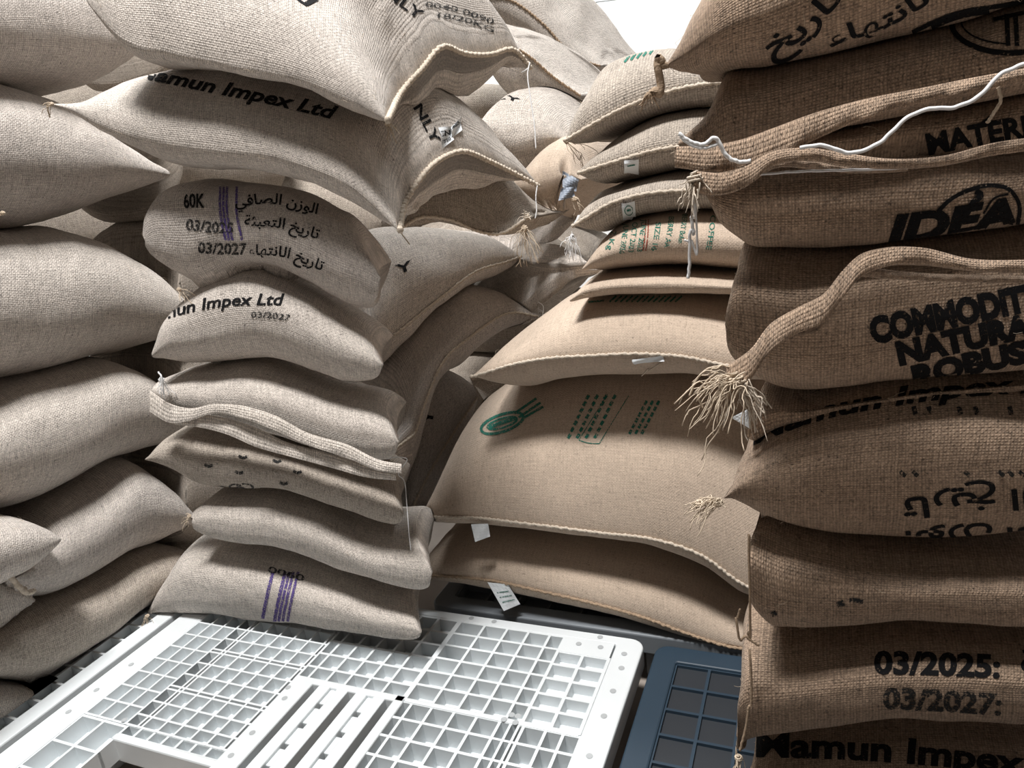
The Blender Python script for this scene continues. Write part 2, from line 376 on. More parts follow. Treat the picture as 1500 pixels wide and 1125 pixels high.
def sack(key, label, mat, pile, st, depth=None, off=0.0, back=None, W=.5, p=2.6, q=5.0, p_top=None,
         right=None, fat=(1.12, 1.1), seam=None, hem_r=False, nu=84, nv=44, lump=.006, dc=.045, ear=.015, seam_mat=None,
         group=None, fibres=70, pucker=.0014, back_r=None, hb=0, ht=0, zmin=None, conform=True):
    st = np.asarray(st, float)
    n = len(st)
    if st.shape[1] == 3: st = np.c_[st, (st[:, 1] + st[:, 2]) / 2]
    if depth is None:
        dpt = np.array([plane_depth(a[0], a[3], pile) for a in st]) + off
    else: dpt = np.interp(np.linspace(0, 1, n), np.linspace(0, 1, len(depth)), depth)
    if back is None: back = {'L': -A3, 'C': B3, 'R': B3, 'N': np.array([.42, .9, 0])}[pile]
    back = np.asarray(back, float) / np.linalg.norm(back)
    S5 = np.c_[st, dpt]
    us = (1 - np.cos(np.pi * np.linspace(0, 1, nu + 1))) / 2
    us = .55*us + .45*np.linspace(0, 1, nu + 1)
    K = spline(S5, 0, us)
    F = at(K[:, 0], K[:, 3], K[:, 4])
    T = at(K[:, 0], K[:, 1], K[:, 4] + dc) - F
    Bt = at(K[:, 0], K[:, 2], K[:, 4] + dc) - F
    T -= np.outer(T @ back, back); Bt -= np.outer(Bt @ back, back)
    T *= fat[0]; Bt *= fat[1]
    vs = (1 - np.cos(np.pi * np.linspace(0, 1, nv + 1))) / 2
    vs[0] = 0; vs[-1] = 1
    Lv = back[None] * (W * vs)[:, None]
    if back_r is None and pile == 'C': back_r = (-.05, 1, 0)
    if right is None:
        br = back if back_r is None else np.array(back_r, float) / np.linalg.norm(back_r)
        Rv = br[None] * (W * vs)[:, None]
    else:
        rr = spline([(F[-1][0]*0 + K[-1, 0], K[-1, 3], K[-1, 4])] + list(right), 0, vs)
        Rv = at(rr[:, 0], rr[:, 1], rr[:, 2]) - F[-1]
    P = F[:, None] + (1 - us)[:, None, None] * Lv[None] + us[:, None, None] * Rv[None]
    # ends pull in between the corners
    L = np.linalg.norm(F[-1] - F[0]); du = (F[-1] - F[0]) / L
    endw = -np.sign(us - .5) * np.abs(2*us - 1)**6
    if ear: P += (endw[:, None] * np.sin(np.pi * vs)[None] * ear)[..., None] * (du[None, None] if right is None else du[None, None]*.3)
    pu = np.clip(1 - np.abs(2*us - 1)**q, 0, 1)**(1/q)
    def pvf(pp): return np.clip(1 - np.abs(2*vs - 1)**pp, 0, 1)**(1/pp)
    if right is not None:
        gg = np.clip((us - .45)/.5, 0, 1)**1.5 * np.clip(1 - us**16, 0, 1)**(1/2.4)
        ex = np.outer(gg, np.clip(np.sin(np.pi*np.clip(vs*1.06, 0, 1)), 0, 1)**.9)
    Ht = np.outer(pu, pvf(p_top or p)); Hb = np.outer(pu, pvf(p))
    top = P + T[:, None] * Ht[..., None]; bot = P + Bt[:, None] * Hb[..., None]
    if right is not None:
        top = top + ex[..., None] * UPZ * ht; bot = bot - ex[..., None] * UPZ * hb
    # arc length across the sack for the weave
    mid = nu // 2
    def arc(G): return np.r_[0, np.cumsum(np.linalg.norm(np.diff(G[mid], axis=0), axis=1))]
    aT, aB = arc(top), arc(bot)
    sd = sum(ord(c) for c in key) * 1.37
    def rough(G, H, sgn, a_):
        dU = np.gradient(G, axis=0); dV = np.gradient(G, axis=1)
        Nn = np.cross(dU, dV); Nn /= np.linalg.norm(Nn, axis=2)[..., None] + 1e-9
        ref = (T if sgn > 0 else Bt)[:, None]
        Nn *= np.sign((Nn * ref).sum(2))[..., None] + 0.0
        D = np.zeros(H.shape)
        for i in range(G.shape[0]):
            for j in range(G.shape[1]):
                g = G[i, j]
                D[i, j] = lump * noise.noise(Vector((g[0]*9+sd, g[1]*9, g[2]*11))) + lump*.22 * noise.noise(Vector((g[0]*26, g[1]*26+sd, g[2]*26)))
        Lu = us * L
        edge = np.exp(-np.minimum(a_, a_[-1] - a_) / .03)[None]
        pk = np.sin(Lu / .011 + 2.3*np.sin(Lu / .05 + sd))[:, None] * edge
        if right is not None:
            er = np.exp(-(1 - us) * L / .05)[:, None]
            pk = pk + np.sin(vs * 46 + 2*np.sin(vs*9+sd))[None] * er * (1.2 if sgn > 0 else 2.6)
        er = np.exp(-us * L / .06)[:, None] + np.exp(-(1-us) * L / .06)[:, None]
        pk = pk + np.sin(a_ / .013 + sd)[None] * er * .6
        D += pucker * pk
        D *= np.clip(H * 2.2, 0, 1)
        return G + Nn * D[..., None]
    top = rough(top, Ht, 1, aT); bot = rough(bot, Hb, -1, aB)
    nvp = nv + 1
    V = np.concatenate([top.reshape(-1, 3), bot.reshape(-1, 3)])
    idT = np.arange((nu+1)*nvp).reshape(nu+1, nvp); idB = idT + (nu+1)*nvp
    # weld boundary: bottom uses the top's vertices on all four sides
    idB[0, :] = idT[0, :]; idB[-1, :] = idT[-1, :]; idB[:, 0] = idT[:, 0]; idB[:, -1] = idT[:, -1]
    UV = np.concatenate([np.stack([np.repeat(us*L, nvp).reshape(nu+1, nvp), np.tile(aT, (nu+1, 1))], 2).reshape(-1, 2),
                         np.stack([np.repeat(us*L, nvp).reshape(nu+1, nvp), np.tile(-aB, (nu+1, 1))], 2).reshape(-1, 2)])
    if zmin is None: zmin = PALTOP + .002 if pile in ('L', 'C', None) else PALTOP - (.008 if pile == 'R' else .018)
    V[:, 2] = np.maximum(V[:, 2], zmin)
    used = np.unique(np.concatenate([idT.ravel(), idB.ravel()])); remap = -np.ones(len(V), int); remap[used] = np.arange(len(used))
    V = V[used]; UV = UV[used]; idT = remap[idT]; idB = remap[idB]
    Fc = []
    for i in range(nu):
        for j in range(nv):
            Fc.append((idT[i, j], idT[i+1, j], idT[i+1, j+1], idT[i, j+1]))
            Fc.append((idB[i, j+1], idB[i+1, j+1], idB[i+1, j], idB[i, j]))
    if conform:
        V0 = V.copy(); settle(key, V, Fc, pile)
        D_ = V - V0; E_ = np.array([(q_[k], q_[(k+1) % 4]) for q_ in Fc for k in range(4)])
        cnt = np.bincount(E_[:, 0], minlength=len(V)) + np.bincount(E_[:, 1], minlength=len(V))
        for _ in range(5):
            A_ = np.zeros_like(D_); np.add.at(A_, E_[:, 0], D_[E_[:, 1]]); np.add.at(A_, E_[:, 1], D_[E_[:, 0]])
            A_ /= np.maximum(cnt, 1)[:, None]
            D_ = .4*D_ + .6*A_
        V = V0 + D_; settle(key, V, Fc, pile); V[:, 2] = np.maximum(V[:, 2], zmin)
    base = V.mean(0); base[2] = V[:, 2].min()
    root = thing('burlap_sack', label, 'sack', tuple(base), group)
    flip = np.dot(np.cross(V[Fc[mid*nv*2][1]] - V[Fc[mid*nv*2][0]], V[Fc[mid*nv*2][2]] - V[Fc[mid*nv*2][0]]), UPZ) < 0
    if flip: Fc = [f_[::-1] for f_ in Fc]
    body = link_mesh('sack_body', V, Fc, M[mat], root, uvs=UV + sd * .01)
    bvh = BVHTree.FromPolygons([Vector(v) for v in V], [tuple(int(i) for i in f_) for f_ in Fc])
    F = V[idT[:, 0]]; P = V[idT]
    S = dict(pile=pile, bb=(V.min(0), V.max(0)), root=root, body=body, bvh=bvh, F=F, P=P, back=back, L=L, us=us, top=top, bot=bot, mat=mat, hem=seam_mat)
    SACKS[key] = S
    if seam:
        k0, k1 = int(seam[0]*nu), int(seam[1]*nu)
        rope(S, 'seam', F[k0:k1+1] - back*.002, seam_mat)
    if hem_r:
        rope(S, 'mouth_seam', P[-1, :] + du*.002, seam_mat, .0052)
    if fibres:
        fib = []
        ii = [f_ for f_ in range(len(Fc)) ]
        for _ in range(fibres):
            f_ = Fc[random.choice(ii)]; c = V[list(f_)].mean(0)
            nn = np.cross(V[f_[1]] - V[f_[0]], V[f_[2]] - V[f_[0]]); nn /= np.linalg.norm(nn) + 1e-9
            t1 = np.cross(nn, np.random.randn(3)); t1 /= np.linalg.norm(t1) + 1e-9; ln = random.uniform(.006, .02)
            pts = [c, c + t1*ln*.35 + nn*random.uniform(.001, .004), c + t1*ln*.7 + nn*random.uniform(.001, .006) + np.random.randn(3)*.001, c + t1*ln + nn*random.uniform(0, .006)]
            fib.append(tube_data(pts, .00025, 3, False))
        vv, ff = join(fib); o = link_mesh('stray_fibres', vv, ff, M_tassel, root); o['kind'] = 'stuff'
    return S
def rope(S, name, P, mat=None, r=.0036):
    P = np.asarray(P); d = np.r_[0, np.cumsum(np.linalg.norm(np.diff(P, axis=0), axis=1))]
    n = max(int(d[-1] / .003), 8); s_ = np.linspace(0, d[-1], n)
    Q = np.stack([np.interp(s_, d, P[:, k]) for k in range(3)], 1)
    Q += np.stack([np.sin(s_/.0031), np.cos(s_/.004), np.sin(s_/.0037+1)], 1) * .0006
    rr = r * (1 + .3*np.sin(s_ * 2*math.pi / .011))
    V, Fc = tube_data(Q, rr, 6)
    return link_mesh(name, V, Fc, mat or M_hem, S['root'])
def hit(S, x, y, offset=.0012):
    d = ray(x, y); dl = np.linalg.norm(d)
    loc, nn, idx, dist = S['bvh'].ray_cast(Vector(CAM), Vector(d / dl), 10)
    if loc is None: return None
    n_ = np.array(nn); 
    if n_ @ d > 0: n_ = -n_
    return np.array(loc) + n_ * offset
# ---- Arabic letter forms: isolated, final, initial, medial
AR = {'ا': 'ﺍﺎﺍﺎ', 'ل': 'ﻝﻞﻟﻠ', 'ت': 'ﺕﺖﺗﺘ', 'ر': 'ﺭﺮﺭﺮ', 'ي': 'ﻱﻲﻳﻴ', 'خ': 'ﺥﺦﺧﺨ', 'ع': 'ﻉﻊﻋﻌ', 'ب': 'ﺏﺐﺑﺒ', 'ئ': 'ﺉﺊﺋﺌ',
      'ة': 'ﺓﺔﺓﺔ', 'ن': 'ﻥﻦﻧﻨ', 'ه': 'ﻩﻪﻫﻬ', 'ء': 'ﺀﺀﺀﺀ', 'و': 'ﻭﻮﻭﻮ', 'ز': 'ﺯﺰﺯﺰ', 'ص': 'ﺹﺺﺻﺼ', 'ف': 'ﻑﻒﻓﻔ', 'ج': 'ﺝﺞﺟﺠ', 'م': 'ﻡﻢﻣﻤ'}
NOJOIN = 'اروزةء'
def arabic(s):
    out = []
    for i, ch in enumerate(s):
        if ch not in AR: out.append(ch); continue
        prev = i > 0 and s[i-1] in AR and s[i-1] not in NOJOIN and s[i-1] != 'ء'
        nxt = i < len(s)-1 and s[i+1] in AR and ch not in NOJOIN and s[i+1] != 'ء'
        out.append(AR[ch][{(0, 0): 0, (1, 0): 1, (0, 1): 2, (1, 1): 3}[(int(prev), int(nxt))]])
    return ''.join(reversed(out))
_tc = bpy.data.curves.new('txt', 'FONT'); _to = bpy.data.objects.new('txt', _tc); COL.objects.link(_to)
def text_mesh(s, weight=.02, shear=0.0):
    _tc.body = s; _tc.size = 1; _tc.offset = weight; _tc.shear = shear; _tc.resolution_u = 3
    dg = bpy.context.evaluated_depsgraph_get(); dg.update()
    me = _to.evaluated_get(dg).to_mesh()
    V = np.array([v.co[:2] for v in me.vertices]); Fc = [tuple(p_.vertices) for p_ in me.polygons]
    _to.evaluated_get(dg).to_mesh_clear()
    return V, Fc
def decal(S, V, Fc, fn, mat, name='printed_text', label=None, step=.12, lift=.0012):
    """V in glyph units; fn maps glyph coordinates to photo pixels; laid on the sack's own surface"""
    bm = bmesh.new(); vs = [bm.verts.new((v[0], v[1], 0)) for v in V]
    for f_ in Fc:
        try: bm.faces.new([vs[i] for i in f_])
        except ValueError: pass
    lo, hi = V.min(0), V.max(0)
    for ax in (0, 1):
        k = lo[ax] + step
        while k < hi[ax]:
            no = (1, 0, 0) if ax == 0 else (0, 1, 0); c = (k, 0, 0) if ax == 0 else (0, k, 0)
            bmesh.ops.bisect_plane(bm, geom=bm.verts[:] + bm.edges[:] + bm.faces[:], plane_co=c, plane_no=no)
            k += step
    dead = []
    for v in bm.verts:
        x, y = fn(v.co[0], v.co[1]); h_ = hit(S, x, y, lift)
        if h_ is None: dead.append(v); continue
        v.co = h_
    bmesh.ops.delete(bm, geom=dead, context='VERTS')
    far = [f_ for f_ in bm.faces if max(e.calc_length() for e in f_.edges) > .035]
    bmesh.ops.delete(bm, geom=far, context='FACES')
    V2 = [np.array(v.co) for v in bm.verts]; bm.verts.index_update()
    F2 = [tuple(v.index for v in f_.verts) for f_ in bm.faces]; bm.free()
    if not F2: print('EMPTY DECAL', name, label); return None
    o = link_mesh(name, V2, F2, mat, S['root'], smooth=False)
    if label: o['label'] = label
    return o
def text(S, s, base, h, mat=None, weight=.02, shear=0.0, upv=None, name='printed_text', label=None):
    """base: pixel polyline of the baseline; h: cap height in pixels (or (h0, h1)); upv: direction of letters' up in pixels"""
    S = SACKS[S] if isinstance(S, str) else S
    V, Fc = text_mesh(s, weight, shear)
    if len(V) == 0: return
    x0, x1 = V[:, 0].min(), V[:, 0].max()
    Bp = spline([(a, b) for a, b in base], 60)
    h0, h1 = (h, h) if np.isscalar(h) else h
    def fn(x, y):
        t = (x - x0) / (x1 - x0) * 59; i = min(int(max(t, 0)), 58); fr = t - i
        p_ = Bp[i]*(1-fr) + Bp[i+1]*fr; d = Bp[i+1] - Bp[i]; d /= np.linalg.norm(d)
        u_ = np.array([d[1], -d[0]]) if upv is None else np.array(upv, float)/np.linalg.norm(upv)
        hh = (h0 + (h1 - h0)*t/59) / .72
        return p_[0] + u_[0]*y*hh, p_[1] + u_[1]*y*hh
    return decal(S, V, Fc, fn, mat or M_ink, name, label)
def stroke(S, pts, wpx, mat=None, name='printed_mark', n=None, label=None):
    S = SACKS[S] if isinstance(S, str) else S
    pts = np.asarray(pts, float); ln = np.linalg.norm(np.diff(pts, axis=0), axis=1).sum(); n = n or max(int(ln/4), 4)
    Q = spline(pts, n+1); D = np.gradient(Q, axis=0); D /= np.linalg.norm(D, axis=1)[:, None] + 1e-9
    Nn = np.stack([-D[:, 1], D[:, 0]], 1)
    V = np.concatenate([Q + Nn*wpx/2, Q, Q - Nn*wpx/2]); m_ = n+1
    Fc = [(i, i+1, m_+i+1, m_+i) for i in range(n)] + [(m_+i, m_+i+1, 2*m_+i+1, 2*m_+i) for i in range(n)]
    return decal(S, V, Fc, lambda x, y: (x, y), mat or M_ink, name, label, step=1e9)
def string(S, pts, r=.0012, mat=None, name='string', lift=.004, label=None, n=None, twist=True):
    """pts: (x, y) laid on the sack S, or (x, y, d) hanging at depth d"""
    S_ = SACKS[S]; out = []
    P = []
    for p_ in pts:
        if len(p_) == 3: P.append(at(p_[0], p_[1], p_[2]))
        else:
            h_ = hit(S_, p_[0], p_[1], lift)
            if h_ is not None: P.append(h_)
    if len(P) < 2: print('NO STRING', S, name); return
    P = np.array(P); Q = spline(P, n or 12*len(P))
    if twist: Q += np.stack([np.sin(np.arange(len(Q))*.9), np.cos(np.arange(len(Q))*1.1), np.sin(np.arange(len(Q))*.7)], 1)*r*.12
    V, Fc = tube_data(Q, r, 5)
    o = link_mesh(name, V, Fc, mat or M_string, S_['root'])
    if label: o['label'] = label
    return o
def tassel(S, x, y, d, dirs, n=14, ln=.04, mat=None, r=.0006, name='frayed_tassel', knot=.007):
    """a knot with a spray of frayed ends; dirs = mean direction in the picture plane"""
    root = at(x, y, d); parts = []
    dv = rt * dirs[0] - up * dirs[1]; dv /= np.linalg.norm(dv)
    rng = np.random.RandomState(int(x*7 + y))
    for _ in range(n):
        w_ = dv + rng.randn(3)*.45; w_ /= np.linalg.norm(w_); l_ = ln * rng.uniform(.5, 1.2)
        pts = [root + rng.randn(3)*knot*.3]
        for k in range(1, 7):
            pts.append(pts[-1] + (w_ + np.array([0, 0, -.18*k]) + rng.randn(3)*.35) * l_/6)
        parts.append(tube_data(spline(pts, 14), r*rng.uniform(.7, 1.5), 4))
    tt = np.linspace(0, 1, 40); a_ = tt * 25
    kn = root + knot*.6*np.stack([np.cos(a_)*np.sin(tt*3.1), np.sin(a_)*np.sin(tt*3.1), (tt-.5)*1.8], 1)
    parts.append(tube_data(kn, r*2.4, 5))
    V, Fc = join(parts); return link_mesh(name, V, Fc, mat or M_tassel, SACKS[S]['root'])
def ribbon(S, st, name='folded_hem', mat=None, th=.005, wav=.004, n=120, rows=7, curl=.003, seed=0, label=None):
    """a double-folded cloth lip: st rows (x, ytop, ybot, d)"""
    K = spline(st, n+1); rng = seed
    vv = np.linspace(0, 1, rows); G = np.empty((n+1, rows, 3))
    for j, v in enumerate(vv):
        y_ = K[:, 1]*(1-v) + K[:, 2]*v
        w_ = wav*(np.sin(np.arange(n+1)*.21 + seed) + .6*np.sin(np.arange(n+1)*.47 + 2*v + seed))*v
        G[:, j] = at(K[:, 0], y_, K[:, 3] - curl*math.sin(math.pi*v) - w_*.6 - .002)
    Gb = G + fw[None, None] * th
    V = np.concatenate([G.reshape(-1, 3), Gb.reshape(-1, 3)]); o_ = (n+1)*rows
    Fc = []
    for i in range(n):
        for j in range(rows-1):
            a, b, c, d = i*rows+j, (i+1)*rows+j, (i+1)*rows+j+1, i*rows+j+1
            Fc += [(a, d, c, b), (o_+a, o_+b, o_+c, o_+d)]
        Fc += [(i*rows, (i+1)*rows, o_+(i+1)*rows, o_+i*rows), (i*rows+rows-1, o_+i*rows+rows-1, o_+(i+1)*rows+rows-1, (i+1)*rows+rows-1)]
    UV = np.concatenate([np.stack([np.repeat(np.arange(n+1)/n*.5, rows), np.tile(vv*.02, n+1)], 1)]*2)
    o = link_mesh(name, V, Fc, mat or M['pale'], SACKS[S]['root'], uvs=UV)
    sm = o.modifiers.new('round', 'BEVEL'); sm.width = .0015; sm.segments = 2; sm.limit_method = 'ANGLE'
    if label: o['label'] = label
    return o
def tag_(S, quad, name='paper_tag', mat=None, label=None, lift=.004, fold=.003, lines=(), d=None):
    """quad: four pixel corners (tl, tr, br, bl)"""
    S_ = SACKS[S]; q_ = np.asarray(quad, float); n = 6; V = []
    for i in range(n+1):
        for j in range(n+1):
            u_, v_ = i/n, j/n
            p_ = (1-v_)*((1-u_)*q_[0] + u_*q_[1]) + v_*((1-u_)*q_[3] + u_*q_[2])
            if d is None:
                h_ = hit(S_, p_[0], p_[1], lift + fold*math.sin(u_*3+v_*4))
                if h_ is None: h_ = np.array(V[-1]) + (up*-.002) if V else at(p_[0], p_[1], 1.4)
            else: h_ = at(p_[0], p_[1], d + fold*math.sin(u_*5+v_*4))
            V.append(h_)
    V = np.array(V); Vb = V + fw*.0006; o_ = len(V); Fc = []
    for i in range(n):
        for j in range(n):
            a, b, c, e = i*(n+1)+j, (i+1)*(n+1)+j, (i+1)*(n+1)+j+1, i*(n+1)+j+1
            Fc += [(a, e, c, b), (o_+a, o_+b, o_+c, o_+e)]
    ed = [(i*(n+1), (i+1)*(n+1)) for i in range(n)] + [(i*(n+1)+n, (i+1)*(n+1)+n) for i in range(n)] + [(j, j+1) for j in range(n)] + [(n*(n+1)+j, n*(n+1)+j+1) for j in range(n)]
    Fc += [(a, b, o_+b, o_+a) for a, b in ed]
    o = link_mesh(name, np.concatenate([V, Vb]), Fc, mat or M_paper, S_['root'], smooth=False)
    if label: o['label'] = label
    S2 = dict(bvh=BVHTree.FromPolygons([Vector(v) for v in V], [f_ for f_ in Fc[:2*n*n:2]]), root=o)
    return S2
#SACKDATA
GL, GC, GM, GR, GN = ('sacks of the left pile', 'sacks of the centre left pile', 'loose sacks in the gap between the piles', 'sacks of the right back pile', 'sacks of the near right pile')
# ----- left pile: long sides face the gap
sack('L8', 'pale sack corner with a stitched ear at the bottom left edge on the pallet', 'pale', 'L',
     [(-150, 1010, 1190), (-60, 1006, 1130), (0, 1003, 1078), (40, 1003, 1048), (92, 1008, 1016)], W=.4, off=.03, group=GL, q=4)
sack('L7', 'long shaded sack lying low on the left pallet edge with a tufted far corner', 'olive', 'L',
     [(-160, 985, 1050), (-60, 945, 1022), (0, 918, 1003), (60, 888, 1004), (110, 868, 985), (170, 842, 945), (220, 812, 908), (270, 796, 890), (310, 790, 880)], W=.55, group=GL, q=4, p=2.4)
sack('L6', 'small pale sack end at the left edge below the seam knot', 'pale', 'L',
     [(-150, 820, 1010), (-60, 822, 985), (0, 832, 940), (28, 848, 905), (52, 870, 888)], W=.4, off=.03, group=GL, q=3)
sack('L5b', 'shaded sack end behind the seam knot at the left edge', 'grey', 'L',
     [(-170, 800, 905), (-80, 780, 890), (0, 762, 870), (50, 756, 850), (90, 760, 820)], W=.5, off=-.07, group=GL, q=3)
sack('L5', 'greyish sack in the left pile whose near end is tied in a seam knot', 'grey', 'L',
     [(18, 828, 862), (45, 800, 884), (90, 752, 888), (150, 712, 858), (215, 672, 820), (260, 695, 806), (292, 730, 794)], W=.55, group=GL, q=3, off=.0, p=2.2)
sack('L4', 'long pale sack at left, fourth from the top of the left pile', 'pale', 'L',
     [(-170, 645, 800), (-60, 612, 775), (0, 586, 754), (60, 560, 742), (130, 538, 712), (200, 528, 674), (240, 545, 664), (300, 585, 652)], W=.55, group=GL, q=5, p=2.3)
sack('L3', 'plump pale sack with a small stain, third from the top of the left pile', 'pale', 'L',
     [(-170, 332, 568), (-60, 332, 562), (0, 334, 556), (60, 336, 548), (130, 334, 535), (200, 360, 515), (245, 385, 508), (288, 425, 496)], W=.55, group=GL, q=5, lump=.007, p=2.3)
sack('L2', 'burlap sack with a stitched corner, second from top of the left pile', 'grey', 'L',
     [(-170, 120, 330), (-70, 114, 330), (0, 110, 327), (60, 122, 326), (130, 150, 308), (195, 198, 288), (250, 235, 276)], W=.55, group=GL, q=5, p=2.2)
sack('L1', 'greyish burlap sack in the top left corner, topmost of the left pile', 'grey', 'L',
     [(-160, -60, 112), (-60, -60, 110), (20, -62, 107), (80, -60, 110), (130, -40, 112), (165, -30, 112), (205, 0, 108)], W=.55, group=GL, q=6)
# ----- centre left pile
sack('C8', 'sack with purple stripes at the bottom of the centre left pile, on the white pallet', 'pale', 'C',
     [(216, 886, 912), (240, 840, 918), (285, 804, 926), (340, 810, 932), (400, 822, 936), (480, 846, 944), (560, 876, 954), (618, 890, 962)], W=.26, fat=(1.05, 1.03), group=GC, q=5, p=2.3)
sack('C7', 'pale sack with a stitched vertical right end, directly above the purple striped sack', 'pale', 'C',
     [(280, 738, 792), (300, 728, 802), (340, 728, 812), (400, 730, 822), (460, 744, 842), (540, 786, 864), (600, 790, 882), (634, 784, 892)], W=.26, fat=(1.05, 1.03), group=GC, q=10, p=2.4)
sack('C6', 'dirty grey sack with faint black stamps directly under the pale folded mouth', 'olive', 'C',
     [(212, 664, 682), (235, 638, 702), (285, 632, 728), (340, 640, 732), (400, 656, 732), (460, 672, 746), (540, 690, 782), (592, 700, 806)], W=.26, fat=(1.05, 1.03), group=GC, q=4, p=2.3)
sack('C5', 'sack with a pale double folded mouth along its side in the centre left pile', 'pale', 'C',
     [(222, 548, 602), (258, 548, 622), (310, 542, 636), (370, 540, 648), (450, 560, 672), (510, 582, 690), (585, 592, 702)], W=.26, fat=(1.05, 1.03), group=GC, q=5, p=2.4)
sack('C4', 'sack printed Impex Ltd, directly above the sack with the pale folded mouth', 'pale', 'C',
     [(222, 500, 542), (250, 448, 548), (285, 424, 545), (340, 400, 540), (385, 396, 542), (450, 424, 560), (510, 458, 577), (562, 478, 590)], W=.26, fat=(1.05, 1.03), group=GC, q=4, p=2.3)
sack('C3', 'sack with three lines of Arabic print, third from top of the centre left pile', 'grey', 'C',
     [(212, 318, 388), (235, 280, 412), (270, 268, 428), (330, 272, 404), (380, 276, 396), (440, 284, 420), (500, 310, 452), (540, 328, 464), (558, 345, 470)], W=.26, fat=(1.05, 1.03), group=GC, q=7, p=2.4, lump=.007)
sack('C2', 'pale sack with pointed left end, arched mouth and torn label in the centre left pile', 'pale', 'C',
     [(74, 146, 160, 152), (105, 136, 188, 160), (150, 112, 225, 180), (220, 106, 262, 200), (330, 112, 275, 215), (430, 140, 285, 235), (520, 165, 322, 275), (584, 215, 350, 338)],
     W=.55, right=[(592, 300, 1.33), (612, 268, 1.38), (643, 236, 1.45), (680, 222, 1.52), (715, 235, 1.6), (750, 252, 1.68), (788, 272, 1.75)], group=GC, q=2.6, p=2.2, hb=.10, hem_r=True, lump=.008, fibres=150, off=-.05)
sack('C1', 'large pale sack topmost on the centre left pile, with a wavy mouth seam', 'pale', 'C',
     [(126, -150, 60, 0), (175, -165, 106, 50), (250, -170, 114, 75), (340, -150, 122, 95), (450, -90, 146, 120), (520, -30, 168, 150), (566, 60, 184, 176)],
     W=.55, right=[(585, 140, 1.36), (618, 103, 1.42), (655, 68, 1.5), (678, 78, 1.56), (720, 80, 1.68), (750, 72, 1.74), (778, 100, 1.8)], group=GC, q=3, p=2.2, hb=.12, hem_r=True, lump=.008, fibres=150, off=-.08)
# ----- right back pile
sack('Q8', 'bottom tan sack of the right back pile with a tilted white tag', 'tan', 'R',
     [(612, 792, 872, 842), (660, 788, 876, 844), (720, 788, 884, 850), (790, 796, 896, 865), (860, 804, 908, 881), (940, 818, 926, 903), (1000, 838, 944, 925), (1070, 880, 965, 947), (1210, 900, 985, 960)], W=.55, off=.0, seam=(0, 1), group=GR, q=4, p=2.3, lump=.004, pucker=.001, seam_mat=M_hembrown)
sack('Q7', 'largest tan sack with green stamps and a rope seam along its lower edge', 'tan', 'R',
     [(618, 690, 784, 757), (650, 640, 786, 757), (700, 606, 784, 758), (750, 586, 788, 764), (810, 574, 796, 771), (880, 568, 802, 780), (960, 568, 818, 790), (1030, 574, 850, 814), (1090, 582, 890, 856), (1210, 600, 900, 870)], W=.55, seam=(0, 1), group=GR, q=4, p=2.2, p_top=1.75, lump=.004, pucker=.001)
sack('Q6', 'big smooth tan sack with a rope seam and a folded white tag', 'tan', 'R',
     [(690, 540, 562, 552), (710, 515, 590, 546), (750, 490, 596, 534), (800, 462, 580, 525), (860, 440, 572, 521), (940, 430, 570, 518), (1000, 432, 570, 522), (1060, 436, 574, 534), (1210, 444, 585, 550)], W=.55, off=.02, seam=(0, 1), group=GR, q=3, p=2.2, p_top=2.0, lump=.004, pucker=.001)
sack('Q5', 'thin smooth tan sack squeezed above the big seamed sack of the right back pile', 'tan', 'R',
     [(834, 430, 452), (856, 408, 448), (890, 400, 442), (940, 398, 438), (1000, 400, 436), (1070, 404, 438), (1210, 410, 442)], W=.5, off=.05, group=GR, q=4, p=2.4, lump=.003, pucker=.001)
sack('Q4', 'smooth tan sack printed with green lines reading sideways, in the right back pile', 'tan', 'R',
     [(852, 378, 412), (872, 348, 414), (905, 328, 408), (950, 316, 402), (1010, 311, 402), (1070, 312, 406), (1210, 318, 412)], W=.5, off=.06, group=GR, q=3, p=2.2, lump=.004, pucker=.001)
sack('Q3', 'sack third from top of the right back pile with a round stamped white tag', 'olive', 'R',
     [(838, 318, 340, 332), (860, 284, 354, 318), (890, 274, 350, 300), (930, 266, 326, 287), (980, 256, 316, 280), (1040, 250, 314, 280), (1210, 255, 318, 285)], W=.5, off=.08, seam=(0, 1), group=GR, q=3, p=2.3)
sack('Q2', 'sack second from top of the right back pile with a plain small white tag', 'olive', 'R',
     [(846, 238, 268, 254), (870, 214, 282, 246), (910, 190, 270, 234), (960, 168, 262, 220), (1010, 160, 252, 213), (1070, 160, 250, 210), (1210, 165, 252, 212)], W=.5, off=.10, seam=(0, 1), group=GR, q=3, p=2.3)
sack('Q1', 'greenish printed tan sack on top of the right back pile with a pale rope seam', 'olive', 'R',
     [(826, 198, 214, 207), (845, 140, 212, 196), (872, 98, 206, 180), (910, 80, 190, 160), (960, 70, 172, 140), (1010, 76, 166, 127), (1070, 100, 164, 120), (1210, 120, 170, 124)], W=.5, off=.12, seam=(0, 1), group=GR, q=3, p=2.2)
W6 = ('lowest', 'second lowest', 'third lowest', 'third highest', 'second highest', 'highest')
for _i, (y0, y1, y2, y3) in enumerate(((800, 893, 775, 862), (655, 800, 640, 775), (500, 655, 490, 640), (318, 500, 320, 490), (112, 318, 130, 320), (-40, 112, 0, 130))):  # fillers added behind the left pile ends so the gap stays dark
    sack('B%d' % _i, 'added %s filler sack of the second row, behind the left pile ends' % W6[_i], 'olive', 'L',
         [(262, y0+15, y1-10), (290, y0, y1), (350, (y0+y2)/2, (y1+y3)/2), (420, y2+15, y3-10)], off=.02, W=.5, group='filler sacks added deep in the gap', q=7, fibres=0, nu=30, nv=20, lump=.01)
